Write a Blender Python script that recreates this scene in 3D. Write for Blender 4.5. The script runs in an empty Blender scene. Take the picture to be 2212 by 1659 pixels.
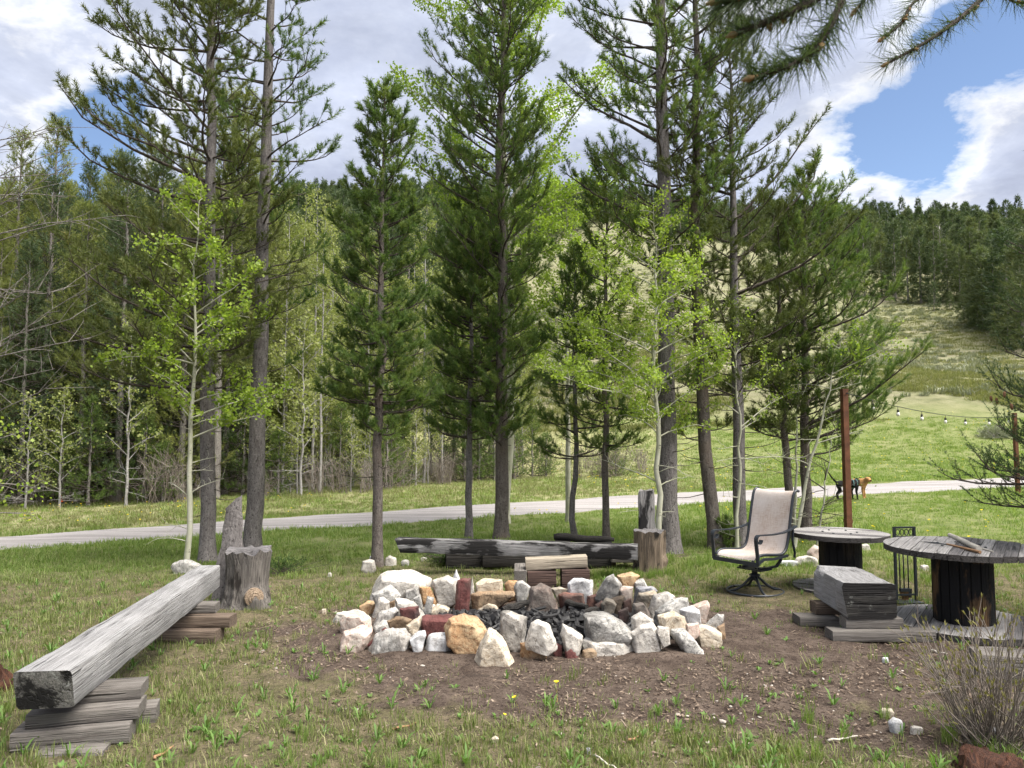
import bpy, bmesh, math, random
import numpy as np
from mathutils import Vector, Matrix, noise as mnoise

# ------------------------------------------------------------------ camera, sky, sun, exposure
SC = bpy.context.scene
COL = SC.collection
rad = math.radians
CZ = 1.65
PITCH = math.atan(125 / 1780)
FPX, CX, CY = 1613.6, 1106.0, 829.5
cam = bpy.data.cameras.new('camera')
cam.sensor_width = 36
cam.lens = 1780 / 2440 * 36
cam.clip_start = 0.05
cam.clip_end = 3000
cam.dof.use_dof = True
cam.dof.focus_distance = 8.5
cam.dof.aperture_fstop = 11
camo = bpy.data.objects.new('camera', cam)
COL.objects.link(camo)
camo.location = (0, 0, CZ)
camo.rotation_euler = (math.pi / 2 + PITCH, 0, 0)
SC.camera = camo

SUN_EL, SUN_AZ = rad(60), rad(118)      # azimuth measured from +Y (view direction) towards +X
sun = bpy.data.lights.new('sun', 'SUN')
sun.energy = 4.8
sun.angle = rad(50)
sun.color = (1.0, 0.95, 0.87)
suno = bpy.data.objects.new('sun', sun)
COL.objects.link(suno)
sd = Vector((math.sin(SUN_AZ) * math.cos(SUN_EL), math.cos(SUN_AZ) * math.cos(SUN_EL), math.sin(SUN_EL)))
suno.rotation_euler = (-sd).to_track_quat('-Z', 'Y').to_euler()

SC.view_settings.view_transform = 'Standard'
SC.view_settings.look = 'None'
SC.view_settings.exposure = 1.2
SC.view_settings.gamma = 1
SC.view_settings.use_curve_mapping = False
SC.cycles.max_bounces = 4
SC.cycles.diffuse_bounces = 2
SC.cycles.glossy_bounces = 2
SC.cycles.transmission_bounces = 3
SC.cycles.transparent_max_bounces = 4
SC.cycles.use_denoising = True
SC.cycles.use_adaptive_sampling = True
SC.cycles.adaptive_threshold = 0.03
SC.cycles.sample_clamp_indirect = 4

W = bpy.data.worlds.new('World')
SC.world = W
W.use_nodes = True
W.cycles.sampling_method = 'MANUAL'
W.cycles.sample_map_resolution = 512


class NT:
    """tiny node-tree helper"""
    def __init__(s, tree):
        s.t = tree
    def n(s, typ, **kw):
        nd = s.t.nodes.new(typ)
        for k, v in kw.items():
            if k.startswith('i_'):
                key = k[2:]
                key = int(key) if key.isdigit() else key.replace('_', ' ')
                s.set(nd, key, v)
            else:
                setattr(nd, k, v)
        return nd
    def set(s, nd, key, v):
        sock = nd.inputs[key]
        if isinstance(v, bpy.types.NodeSocket):
            s.t.links.new(v, sock)
        else:
            sock.default_value = v
    def math(s, op, a, b=None, c=None, clamp=False):
        nd = s.t.nodes.new('ShaderNodeMath'); nd.operation = op; nd.use_clamp = clamp
        for i, v in enumerate((a, b, c)):
            if v is not None:
                s.set(nd, i, v)
        return nd.outputs[0]
    def mix(s, f, a, b, blend='MIX'):
        nd = s.t.nodes.new('ShaderNodeMix'); nd.data_type = 'RGBA'; nd.blend_type = blend
        for i, v in ((0, f), (6, a), (7, b)):
            if isinstance(v, bpy.types.NodeSocket): s.t.links.new(v, nd.inputs[i])
            elif i == 0: nd.inputs[0].default_value = v
            else: nd.inputs[i].default_value = (*v, 1) if len(v) == 3 else v
        return nd.outputs[2]
    def ramp(s, f, stops, interp='LINEAR'):
        nd = s.t.nodes.new('ShaderNodeValToRGB')
        nd.color_ramp.interpolation = interp
        e = nd.color_ramp.elements
        while len(e) < len(stops): e.new(0.5)
        for el, (p, c) in zip(e, stops):
            el.position = p
            el.color = (c, c, c, 1) if not isinstance(c, tuple) else (*c, 1)
        s.t.links.new(f, nd.inputs[0])
        return nd.outputs[0]
    def noise(s, vec, scale, detail=4, rough=0.55, dist=0.0):
        nd = s.t.nodes.new('ShaderNodeTexNoise')
        if vec is not None: s.t.links.new(vec, nd.inputs['Vector'])
        nd.inputs['Scale'].default_value = scale
        nd.inputs['Detail'].default_value = detail
        nd.inputs['Roughness'].default_value = rough
        nd.inputs['Distortion'].default_value = dist
        return nd.outputs[0]
    def mapping(s, vec, scale=(1, 1, 1), loc=(0, 0, 0), rot=(0, 0, 0)):
        nd = s.t.nodes.new('ShaderNodeMapping')
        s.t.links.new(vec, nd.inputs[0])
        nd.inputs['Location'].default_value = loc
        nd.inputs['Rotation'].default_value = rot
        nd.inputs['Scale'].default_value = scale
        return nd.outputs[0]


def ray(dx, dy):
    u = (dx - CX) / FPX; v = (CY - dy) / FPX
    c, s = math.cos(PITCH), math.sin(PITCH)
    return Vector((u, c - v * s, s + v * c))


def build_world():
    t = W.node_tree
    t.nodes.clear()
    N = NT(t)
    out = N.n('ShaderNodeOutputWorld')
    bg = N.n('ShaderNodeBackground'); bg.inputs['Strength'].default_value = 0.1
    t.links.new(bg.outputs[0], out.inputs[0])
    sky = N.n('ShaderNodeTexSky', sky_type='NISHITA')
    sky.sun_disc = False
    sky.sun_elevation = SUN_EL
    sky.sun_rotation = SUN_AZ
    sky.altitude = 1800
    sky.dust_density = 0.6
    tc = N.n('ShaderNodeTexCoord')
    nrm = N.n('ShaderNodeVectorMath', operation='NORMALIZE')
    t.links.new(tc.outputs['Generated'], nrm.inputs[0])
    d = nrm.outputs[0]
    sep = N.n('ShaderNodeSeparateXYZ'); t.links.new(d, sep.inputs[0])
    den = N.math('MAXIMUM', N.math('ADD', sep.outputs[2], 0.22), 0.05)
    dv = N.n('ShaderNodeVectorMath', operation='DIVIDE')
    comb = N.n('ShaderNodeCombineXYZ')
    for i in range(3): t.links.new(den, comb.inputs[i])
    t.links.new(d, dv.inputs[0]); t.links.new(comb.outputs[0], dv.inputs[1])
    v = N.mapping(dv.outputs[0], scale=(1, 1, 0.3), loc=(3.3, 1.7, 0))
    n1 = N.noise(v, 1.5, 9, 0.56, 0.25)
    n2 = N.noise(v, 4.5, 8, 0.6, 0.3)
    n5 = N.noise(v, 22.0, 5, 0.6, 0.2)
    dens = N.math('ADD', 0.62, N.math('ADD', N.math('MULTIPLY', N.math('SUBTRACT', n1, 0.5), 0.75), N.math('ADD', N.math('MULTIPLY', N.math('SUBTRACT', n2, 0.5), 0.5), N.math('MULTIPLY', N.math('SUBTRACT', n5, 0.5), 0.16))))
    # the clear gaps that are seen between the clouds
    def gap(px, py, k, amt, cur):
        r = ray(px, py).normalized()
        dt = N.n('ShaderNodeVectorMath', operation='DOT_PRODUCT')
        t.links.new(d, dt.inputs[0]); dt.inputs[1].default_value = r
        g = N.math('MULTIPLY', N.math('SUBTRACT', dt.outputs['Value'], 1.0), k)
        g = N.math('EXPONENT', g)
        return N.math('ADD', cur, N.math('MULTIPLY', g, amt))
    for px, py, k, a in ((2010, 215, 420, -.19), (1900, 320, 420, -.20), (2030, 400, 1300, -.18), (1985, 340, 900, -.10), (1820, 230, 1500, -.06), (2120, 120, 300, -.27), (2200, 60, 900, -.12), (2040, 70, 900, -.10),
                         (190, 325, 500, -.22), (250, 250, 900, -.15), (300, 170, 900, -.10), (160, 380, 700, -.12),
                         (2150, 300, 180, .15), (1990, 320, 1500, .05), (2090, 210, 2000, .08), (1850, 90, 300, .06), (900, 150, 10, .10), (1880, 440, 1500, .16), (2130, 15, 1500, .1)):
        dens = gap(px, py, k, a, dens)
    cover = N.ramp(dens, [(0.44, 0.0), (0.50, 0.6), (0.56, 1.0)])
    shade = N.ramp(dens, [(0.47, (5.0, 5.1, 5.3)), (0.56, (4.5, 4.6, 4.9)), (0.63, (3.1, 3.35, 4.05)), (0.75, (2.55, 2.8, 3.55)), (0.95, (2.25, 2.45, 3.2))])
    n3 = N.noise(N.mapping(v, loc=(9, 4, 2)), 3.2, 6, 0.6, 0.4)
    shade = N.mix(1.0, shade, N.ramp(n3, [(0.3, 0.82), (0.7, 1.22)]), 'MULTIPLY')
    # towards the veiled sun the cloud is thinner and whiter
    dt = N.n('ShaderNodeVectorMath', operation='DOT_PRODUCT')
    t.links.new(d, dt.inputs[0]); dt.inputs[1].default_value = sd
    glow = N.math('EXPONENT', N.math('MULTIPLY', N.math('SUBTRACT', dt.outputs['Value'], 1.0), 9.0))
    shade = N.mix(N.math('MULTIPLY', glow, 0.6, clamp=True), shade, (5.3, 5.4, 5.6))
    skyc = N.mix(1.0, sky.outputs[0], (.98, .94, .92), 'MULTIPLY')
    colr = N.mix(cover, skyc, shade)
    t.links.new(colr, bg.inputs['Color'])


build_world()

# ------------------------------------------------------------------ terrain height and pixel helpers
def sstep(a, b, x):
    t = np.clip((x - a) / (b - a), 0, 1)
    return t * t * (3 - 2 * t)

_HP = ([-1e4, 0, 31, 36, 45, 60, 100, 150, 200, 260, 330, 430, 600, 1000], [0, 0, 0, .6, 2.3, 5.4, 15.0, 29.0, 46, 65, 82, 86, 70, 40])

def H(x, y):
    x = np.asarray(x, float); y = np.asarray(y, float)
    s = sstep(6, 15, y)
    z = 0.022 * np.clip(x, -14, 22) * s
    yy = y + 0.12 * np.abs(x)
    p = 0
    for k in (-.1, -.05, 0, .05, .1):
        p = p + np.interp(yy * (1 + k), *_HP)
    p = p / 5
    a = x / np.maximum(y, 5)
    f = np.interp(a, [-1.2, -.6, -.42, -.3, 0, .4, .8], [.98, 1.0, 1.1, 1.2, 1.24, 1.03, .95])
    z = z + p * f
    w = sstep(30, 70, y)
    z = z + w * (np.sin(x * .11 + 1) * np.sin(y * .07 + 2) * .8 + np.sin(x * .043 + y * .03) * 1.6)
    z = z + .012 * np.sin(x * 2.1 + 1.3) * np.sin(y * 1.7)
    return z

def gp(dx, dy, z=0.0):
    r = ray(dx, dy); t = (z - CZ) / r.z
    return Vector((r.x * t, r.y * t, z))

def gh(dx, dy):
    """ground point under a picture point, following the terrain"""
    r = ray(dx, dy)
    t = 1.0
    lo = 1.0; hi = None
    while t < 600:
        if CZ + r.z * t < float(H(r.x * t, r.y * t)):
            hi = t; break
        lo = t; t *= 1.04
    if hi is None: hi = 600
    for _ in range(24):
        m = (lo + hi) / 2
        if CZ + r.z * m < float(H(r.x * m, r.y * m)): hi = m
        else: lo = m
    return Vector((r.x * hi, r.y * hi, float(H(r.x * hi, r.y * hi))))

def dp(dx, dy, Y):
    r = ray(dx, dy); t = Y / r.y
    return Vector((r.x * t, Y, CZ + r.z * t))

# ------------------------------------------------------------------ object helpers
def link(o):
    COL.objects.link(o); return o

def tag(o, label=None, cat=None, group=None, kind=None):
    if label: o['label'] = label
    if cat: o['category'] = cat
    if group: o['group'] = group
    if kind: o['kind'] = kind
    return o

def thing(name, label, cat, loc=(0, 0, 0), rz=0.0, group=None):
    o = bpy.data.objects.new(name, None)
    o.empty_display_size = .1
    o.location = loc; o.rotation_euler = (0, 0, rz)
    link(o)
    return tag(o, label, cat, group)

def mobj(name, me, mat, parent=None, loc=None, rot=None):
    o = bpy.data.objects.new(name, me)
    if mat is not None and not me.materials:
        me.materials.append(mat)
    link(o)
    if parent is not None: o.parent = parent
    if loc is not None: o.location = loc
    if rot is not None: o.rotation_euler = rot
    return o

def dup(root, loc, rz=None, scale=None):
    r = root.copy(); COL.objects.link(r); r.location = loc
    if rz is not None: r.rotation_euler = (0, 0, rz)
    if scale is not None: r.scale = scale if hasattr(scale, '__len__') else (scale,) * 3
    for ch in list(root.children):
        c = ch.copy(); COL.objects.link(c); c.parent = r
        for g in list(ch.children):
            d = g.copy(); COL.objects.link(d); d.parent = c
    return r

def np_mesh(name, V, T, attr=None, smooth=False, n=3):
    """mesh from arrays: V (k,3), T (m,n)"""
    me = bpy.data.meshes.new(name)
    V = np.ascontiguousarray(V, np.float32); T = np.ascontiguousarray(T, np.int32)
    me.vertices.add(len(V)); me.vertices.foreach_set('co', V.ravel())
    me.loops.add(T.size); me.loops.foreach_set('vertex_index', T.ravel())
    me.polygons.add(len(T))
    me.polygons.foreach_set('loop_start', np.arange(len(T), dtype=np.int32) * n)
    me.polygons.foreach_set('loop_total', np.full(len(T), n, np.int32))
    if smooth: me.polygons.foreach_set('use_smooth', np.ones(len(T), bool))
    if attr:
        for k, a in attr.items():
            at = me.attributes.new(k, 'FLOAT', 'POINT')
            at.data.foreach_set('value', np.ascontiguousarray(a, np.float32))
    me.update(calc_edges=True)
    me.validate()
    return me


class MB:
    """collects shapes into one mesh"""
    def __init__(s):
        s.v = []; s.f = []
    def add(s, vs, fs):
        o = len(s.v)
        s.v.extend([tuple(p) for p in vs]); s.f.extend([tuple(i + o for i in f) for f in fs])
        return s
    def box(s, c, size, rot=None, M=None):
        hx, hy, hz = [k / 2 for k in size]
        vs = [Vector((x, y, z)) for x in (-hx, hx) for y in (-hy, hy) for z in (-hz, hz)]
        R = Matrix.Identity(3) if rot is None else Matrix.Rotation(rot[2], 3, 'Z') @ Matrix.Rotation(rot[1], 3, 'Y') @ Matrix.Rotation(rot[0], 3, 'X')
        if M is not None: R = M
        vs = [R @ p + Vector(c) for p in vs]
        return s.add(vs, [(0, 1, 3, 2), (4, 6, 7, 5), (0, 4, 5, 1), (2, 3, 7, 6), (0, 2, 6, 4), (1, 5, 7, 3)])
    def tube(s, pts, r, sides=8, cap=True):
        pts = [Vector(p) for p in pts]; n = len(pts)
        rr = [r] * n if not hasattr(r, '__len__') else r
        vs = []; ref = None
        for i, p in enumerate(pts):
            d = (pts[min(i + 1, n - 1)] - pts[max(i - 1, 0)]).normalized()
            if ref is None:
                ref = d.orthogonal().normalized()
            a = (ref - d * ref.dot(d))
            a = a.normalized() if a.length > 1e-6 else d.orthogonal().normalized()
            ref = a; b = d.cross(a)
            for k in range(sides):
                t = 2 * math.pi * k / sides
                vs.append(p + (a * math.cos(t) + b * math.sin(t)) * rr[i])
        fs = []
        for i in range(n - 1):
            for k in range(sides):
                k2 = (k + 1) % sides
                fs.append((i * sides + k, i * sides + k2, (i + 1) * sides + k2, (i + 1) * sides + k))
        if cap:
            fs.append(tuple(range(sides - 1, -1, -1))); fs.append(tuple((n - 1) * sides + k for k in range(sides)))
        return s.add(vs, fs)
    def flat_bar(s, pts, w, t, wdir):
        """rectangular bar of width w (along wdir) and thickness t along a path"""
        pts = [Vector(p) for p in pts]; n = len(pts); wd = Vector(wdir).normalized(); vs = []
        for i, p in enumerate(pts):
            d = (pts[min(i + 1, n - 1)] - pts[max(i - 1, 0)]).normalized()
            nn = d.cross(wd).normalized()
            for a, b in ((-1, -1), (1, -1), (1, 1), (-1, 1)):
                vs.append(p + wd * a * w / 2 + nn * b * t / 2)
        fs = []
        for i in range(n - 1):
            for k in range(4):
                k2 = (k + 1) % 4
                fs.append((i * 4 + k, i * 4 + k2, i * 4 + 4 + k2, i * 4 + 4 + k))
        fs.append((3, 2, 1, 0)); fs.append(tuple((n - 1) * 4 + k for k in range(4)))
        return s.add(vs, fs)
    def prism(s, poly, z0, z1):
        n = len(poly)
        vs = [(x, y, z0) for x, y in poly] + [(x, y, z1) for x, y in poly]
        fs = [tuple(range(n - 1, -1, -1)), tuple(range(n, 2 * n))]
        for i in range(n):
            j = (i + 1) % n
            fs.append((i, j, n + j, n + i))
        return s.add(vs, fs)
    def lathe(s, prof, sides=16):
        vs = []
        for r, z in prof:
            for k in range(sides):
                t = 2 * math.pi * k / sides
                vs.append((r * math.cos(t), r * math.sin(t), z))
        fs = []; n = len(prof)
        for i in range(n - 1):
            for k in range(sides):
                k2 = (k + 1) % sides
                fs.append((i * sides + k, i * sides + k2, i * sides + sides + k2, i * sides + sides + k))
        fs.append(tuple(range(sides - 1, -1, -1))); fs.append(tuple((n - 1) * sides + k for k in range(sides)))
        return s.add(vs, fs)
    def mesh(s, name, smooth=False, ang=None):
        me = bpy.data.meshes.new(name)
        me.from_pydata(s.v, [], s.f)
        bm = bmesh.new(); bm.from_mesh(me)
        bmesh.ops.recalc_face_normals(bm, faces=bm.faces)
        bm.to_mesh(me); bm.free()
        if smooth:
            me.polygons.foreach_set('use_smooth', [True] * len(me.polygons))
            if ang: me.set_sharp_from_angle(angle=rad(ang))
        me.update()
        return me

# ------------------------------------------------------------------ materials
MATS = {}

def newmat(name):
    m = bpy.data.materials.new(name); m.use_nodes = True
    m.node_tree.nodes.clear()
    N = NT(m.node_tree)
    out = N.n('ShaderNodeOutputMaterial')
    b = N.n('ShaderNodeBsdfPrincipled')
    m.node_tree.links.new(b.outputs[0], out.inputs[0])
    MATS[name] = m
    return m, N, b, out

def bump(N, b, h, strength, dist=0.01):
    nd = N.n('ShaderNodeBump')
    nd.inputs['Strength'].default_value = strength
    nd.inputs['Distance'].default_value = dist
    N.t.links.new(h, nd.inputs['Height'])
    N.t.links.new(nd.outputs[0], b.inputs['Normal'])

def objco(N):
    return N.n('ShaderNodeTexCoord').outputs['Object']

def rock_mat(name, a, b2, vein, stripes=0.0, scale=1.0):
    m, N, b, _ = newmat(name)
    oi = N.n('ShaderNodeObjectInfo')
    co = N.n('ShaderNodeVectorMath', operation='ADD')
    N.t.links.new(objco(N), co.inputs[0])
    loc = N.n('ShaderNodeVectorMath', operation='SCALE'); loc.inputs['Scale'].default_value = 3.7
    N.t.links.new(oi.outputs['Location'], loc.inputs[0]); N.t.links.new(loc.outputs[0], co.inputs[1])
    v = co.outputs[0]
    n1 = N.noise(v, 5 * scale, 8, 0.6, .4)
    vr = N.n('ShaderNodeVectorRotate', rotation_type='EULER_XYZ'); N.t.links.new(v, vr.inputs['Vector'])
    cr_ = N.n('ShaderNodeCombineXYZ')
    N.t.links.new(N.math('MULTIPLY', oi.outputs['Random'], 9.0), cr_.inputs[0]); N.t.links.new(N.math('MULTIPLY', oi.outputs['Random'], 31.0), cr_.inputs[1])
    N.t.links.new(cr_.outputs[0], vr.inputs['Rotation'])
    st = N.noise(N.mapping(vr.outputs[0], scale=(4, 5, 15)), 1.5, 6, .62, 1.2)
    n2 = N.noise(v, 38 * scale, 6, 0.65)
    n4 = N.noise(v, 2.2 * scale, 3, .5)
    f = N.math('ADD', N.math('MULTIPLY', n1, 1 - stripes), N.math('MULTIPLY', st, stripes))
    c = N.mix(N.ramp(f, [(.36, 0.0), (.62, 1.0)]), a, b2)
    c = N.mix(N.ramp(n4, [(.5, 0.0), (.68, .55)]), c, tuple(k * .82 for k in b2))
    vz = N.math('ABSOLUTE', N.math('SUBTRACT', N.noise(v, 7 * scale, 6, .6, 1.2), .5))
    c = N.mix(N.ramp(vz, [(0.0, .75), (.022, 0.0)]), c, vein)
    sp = N.ramp(n2, [(.33, .55), (.46, 0.0)])
    c = N.mix(sp, c, vein)
    so = N.noise(v, 3.1, 5, .65, .5)
    c = N.mix(N.ramp(so, [(.54, 0.0), (.72, .55)]), c, (.20, .165, .135))
    # soot on the stones nearest the fire
    gpos = N.n('ShaderNodeNewGeometry').outputs['Position']
    off = N.n('ShaderNodeVectorMath', operation='SUBTRACT'); N.t.links.new(gpos, off.inputs[0]); off.inputs[1].default_value = (.28, 6.5, .1)
    scl_ = N.n('ShaderNodeVectorMath', operation='MULTIPLY'); N.t.links.new(off.outputs[0], scl_.inputs[0]); scl_.inputs[1].default_value = (1 / 1.4, 1 / .8, 1.2)
    ln_ = N.n('ShaderNodeVectorMath', operation='LENGTH'); N.t.links.new(scl_.outputs[0], ln_.inputs[0])
    sf = N.math('ADD', ln_.outputs['Value'], N.math('MULTIPLY', N.math('SUBTRACT', N.noise(v, 6, 5, .6), .5), .9))
    c = N.mix(N.ramp(sf, [(.62, .8), (.92, 0.0)]), c, (.03, .028, .027))
    rnd = N.ramp(oi.outputs['Random'], [(0, .86), (1, 1.06)])
    c = N.mix(1.0, c, rnd, 'MULTIPLY')
    N.t.links.new(c, b.inputs['Base Color'])
    b.inputs['Roughness'].default_value = .9
    b.inputs['Specular IOR Level'].default_value = .25
    hh = N.math('ADD', N.math('ADD', N.math('MULTIPLY', n1, .8), N.math('MULTIPLY', n2, .35)), N.math('MULTIPLY', st, .15 + .6 * stripes))
    bump(N, b, hh, .8, .03)
    return m

rock_mat('rock_white', (.56, .53, .49), (.41, .38, .34), (.16, .14, .12), .3)
rock_mat('rock_bluewhite', (.63, .63, .64), (.48, .48, .49), (.24, .23, .22), .2)
rock_mat('rock_pink', (.48, .36, .31), (.53, .47, .41), (.26, .14, .11), .1)
rock_mat('rock_cream', (.53, .475, .395), (.46, .39, .30), (.17, .11, .06), .45)
rock_mat('rock_orange', (.36, .19, .085), (.46, .35, .22), (.17, .06, .02), .35)
rock_mat('rock_maroon', (.105, .035, .032), (.16, .065, .06), (.04, .014, .014), .3)
rock_mat('rock_red', (.20, .075, .055), (.26, .14, .11), (.06, .02, .015), .2)
rock_mat('rock_tan', (.32, .24, .16), (.27, .18, .11), (.08, .05, .03), .6)
rock_mat('rock_grey', (.50, .48, .45), (.29, .28, .265), (.09, .09, .085), .85)
rock_mat('rock_bluegrey', (.24, .25, .28), (.33, .32, .33), (.1, .1, .11), .4)

def wood_mat(name, light, dark, char=0.0, axis=0, streak=1.0, charcol=(.012, .011, .011), lichen=0.0):
    m, N, b, _ = newmat(name)
    oi = N.n('ShaderNodeObjectInfo')
    v0 = N.n('ShaderNodeVectorMath', operation='ADD')
    N.t.links.new(objco(N), v0.inputs[0]); N.t.links.new(oi.outputs['Location'], v0.inputs[1])
    v = v0.outputs[0]
    sc = [34 * streak] * 3; sc[axis] = 1.1
    g = N.noise(N.mapping(v, scale=tuple(sc)), 1.6, 8, .65, 1.4)
    sc2 = [75.] * 3; sc2[axis] = 2.2
    g2 = N.noise(N.mapping(v, scale=tuple(sc2)), 1.3, 4, .6, .3)
    big = N.noise(v, 2.6, 4, .55)
    c = N.mix(N.ramp(g, [(.36, 0.0), (.64, 1.0)]), dark, light)
    c = N.mix(N.ramp(g2, [(.30, .75), (.45, 0.0)]), c, tuple(k * .35 for k in dark))
    c = N.mix(1.0, c, N.ramp(big, [(.3, .78), (.7, 1.12)]), 'MULTIPLY')
    ck = N.math('ABSOLUTE', N.math('SUBTRACT', N.noise(N.mapping(v, scale=tuple([.22 if i == axis else 10. for i in range(3)])), 1.4, 3, .45, .1), .5))
    ck = N.math('ADD', ck, N.ramp(N.noise(v, 2.3, 3, .5), [(.44, .05), (.58, 0.0)]))
    c = N.mix(N.ramp(ck, [(0.0, .85), (.010, .4), (.018, 0.0)]), c, tuple(k * .18 for k in dark))
    if lichen:
        c = N.mix(N.ramp(N.noise(v, 16, 6, .7), [(.56, 0.0), (.62, lichen)]), c, (.42, .43, .40))
    if char:
        ch = N.noise(N.mapping(v, scale=tuple([.9 if i == axis else 2.4 for i in range(3)])), 1.9, 6, .6, .3)
        c = N.mix(N.ramp(ch, [(.62 - char * .35, 0.0), (.68 - char * .35, 1.0)]), c, charcol)
    N.t.links.new(c, b.inputs['Base Color'])
    b.inputs['Roughness'].default_value = .85
    b.inputs['Specular IOR Level'].default_value = .3
    bump(N, b, N.math('ADD', N.math('ADD', g, N.math('MULTIPLY', g2, .8)), N.math('MULTIPLY', N.ramp(ck, [(0.0, 0.0), (.03, 1.0)]), 1.2)), .8, .014)
    return m

wood_mat('wood_silver', (.30, .297, .30), (.175, .17, .172))
wood_mat('wood_grey', (.19, .175, .16), (.10, .088, .08))
wood_mat('wood_brown', (.17, .13, .10), (.085, .06, .045))
wood_mat('wood_pale', (.40, .345, .27), (.27, .23, .18))
wood_mat('wood_charred', (.28, .275, .275), (.14, .135, .135), char=.47)
wood_mat('wood_black', (.035, .031, .028), (.014, .013, .012))
wood_mat('charred_end', (.05, .047, .042), (.012, .011, .011), char=.5, axis=1, streak=.35, lichen=.25)
wood_mat('wood_redbrown', (.085, .052, .042), (.04, .024, .021), axis=0)
wood_mat('endgrain', (.26, .25, .23), (.10, .095, .09), char=.35, lichen=.5)
wood_mat('spool_top', (.36, .345, .335), (.20, .19, .188), streak=.7)
wood_mat('spool_dark', (.17, .16, .16), (.07, .066, .07))
wood_mat('spool_edge', (.10, .09, .085), (.03, .028, .027))
wood_mat('drum', (.17, .10, .048), (.06, .035, .018), char=.62, axis=2, charcol=(.008, .008, .009))
wood_mat('drum_black', (.05, .04, .03), (.02, .016, .012), char=.5, axis=2, charcol=(.008, .008, .009))
wood_mat('stump_side', (.22, .20, .18), (.075, .065, .06), axis=2, char=.22, charcol=(.03, .025, .022))
wood_mat('stump_brown', (.26, .20, .145), (.075, .058, .045), axis=2, char=.22, charcol=(.018, .015, .013))
wood_mat('stump_knot', (.42, .33, .24), (.22, .15, .10), axis=2)
wood_mat('slab_dark', (.27, .26, .255), (.10, .095, .092), axis=2, char=.2)
wood_mat('rot_red', (.085, .034, .018), (.025, .011, .008), axis=2)

def bark_mat(name, a, b2, spot, sx=18., warm=None):
    m, N, b, _ = newmat(name)
    v = objco(N)
    n = N.noise(N.mapping(v, scale=(sx, sx, sx * .28)), 1.3, 8, .65, .6)
    n2 = N.noise(N.mapping(v, scale=(34, 34, 26)), 1.4, 5, .6)
    n3 = N.noise(v, 1.6, 4, .5)
    c = N.mix(N.ramp(n, [(.36, 0.0), (.66, 1.0)]), b2, a)
    c = N.mix(N.ramp(n2, [(.34, .85), (.44, 0.0)]), c, spot)
    c = N.mix(N.ramp(n2, [(.60, 0.0), (.70, .55)]), c, tuple(min(1, k * 1.7) for k in a))
    if warm: c = N.mix(N.ramp(n3, [(.5, 0.0), (.68, .8)]), c, warm)
    N.t.links.new(c, b.inputs['Base Color'])
    b.inputs['Roughness'].default_value = .95
    b.inputs['Specular IOR Level'].default_value = .15
    bump(N, b, N.math('ADD', n, N.math('MULTIPLY', n2, .6)), 1.0, .02)
    return m

bark_mat('bark_grey', (.19, .175, .17), (.105, .095, .092), (.035, .03, .03))
bark_mat('bark_brown', (.165, .145, .13), (.09, .076, .068), (.028, .022, .02), warm=(.15, .115, .09))
bark_mat('bark_twig', (.10, .085, .072), (.06, .05, .043), (.03, .026, .024))
bark_mat('bark_far', (.26, .24, .22), (.15, .135, .125), (.07, .06, .055))
bark_mat('bark_dead', (.34, .325, .31), (.22, .21, .2), (.1, .09, .09))

def aspen_bark():
    m, N, b, _ = newmat('bark_aspen')
    v = objco(N)
    n = N.noise(N.mapping(v, scale=(6, 6, 3)), 1.5, 6, .6)
    c = N.mix(N.ramp(n, [(.35, 0.0), (.65, 1.0)]), (.27, .275, .19), (.40, .39, .32))
    n2 = N.noise(N.mapping(v, scale=(5, 5, 22)), 1.3, 3, .6)
    c = N.mix(N.ramp(n2, [(.30, .9), (.36, 0.0)]), c, (.05, .045, .04))
    N.t.links.new(c, b.inputs['Base Color'])
    b.inputs['Roughness'].default_value = .8
    return m
aspen_bark()

def leaf_mat(name, stops, trans=.35, tcol=1.5, rough=.6, spec=.25, island=True):
    """two-sided leaf: colour by the 'rnd' attribute, part of the light passes through"""
    m, N, b, out = newmat(name)
    at = N.n('ShaderNodeAttribute', attribute_name='rnd')
    oi = N.n('ShaderNodeObjectInfo')
    f = N.math('ADD', N.math('MULTIPLY', at.outputs['Fac'], .78), N.math('MULTIPLY', oi.outputs['Random'], .22))
    c = N.ramp(f, stops)
    N.t.links.new(c, b.inputs['Base Color'])
    b.inputs['Roughness'].default_value = rough
    b.inputs['Specular IOR Level'].default_value = spec
    tr = N.n('ShaderNodeBsdfTranslucent')
    tc = N.mix(1.0, c, (tcol, tcol * 1.08, tcol * .55), 'MULTIPLY')
    N.t.links.new(tc, tr.inputs['Color'])
    mx = N.n('ShaderNodeMixShader'); mx.inputs[0].default_value = trans
    N.t.links.new(b.outputs[0], mx.inputs[1]); N.t.links.new(tr.outputs[0], mx.inputs[2])
    N.t.links.new(mx.outputs[0], out.inputs[0])
    return m

leaf_mat('needle', [(0, (.042, .08, .026)), (.45, (.08, .125, .038)), (.8, (.135, .175, .052)), (1, (.19, .20, .068))], .4, 1.7)
leaf_mat('needle_olive', [(0, (.06, .08, .024)), (.45, (.095, .12, .035)), (.85, (.125, .14, .045)), (.97, (.16, .125, .05)), (1, (.18, .10, .045))], .25, 1.5)
leaf_mat('needle_forest', [(0, (.09, .115, .036)), (.5, (.15, .172, .052)), (1, (.22, .23, .078))], .35, 1.6)
leaf_mat('needle_dark', [(0, (.035, .06, .03)), (.5, (.062, .09, .042)), (1, (.10, .125, .056))], .25, 1.5)
leaf_mat('needle_far', [(0, (.06, .085, .042)), (.5, (.098, .122, .058)), (1, (.15, .165, .075))], .3, 1.5)
leaf_mat('needle_spruce', [(0, (.03, .06, .024)), (.5, (.065, .10, .042)), (1, (.12, .14, .06))], .25, 1.4)
leaf_mat('needle_young', [(0, (.05, .09, .02)), (1, (.13, .18, .045))], .3, 1.5)
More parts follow.
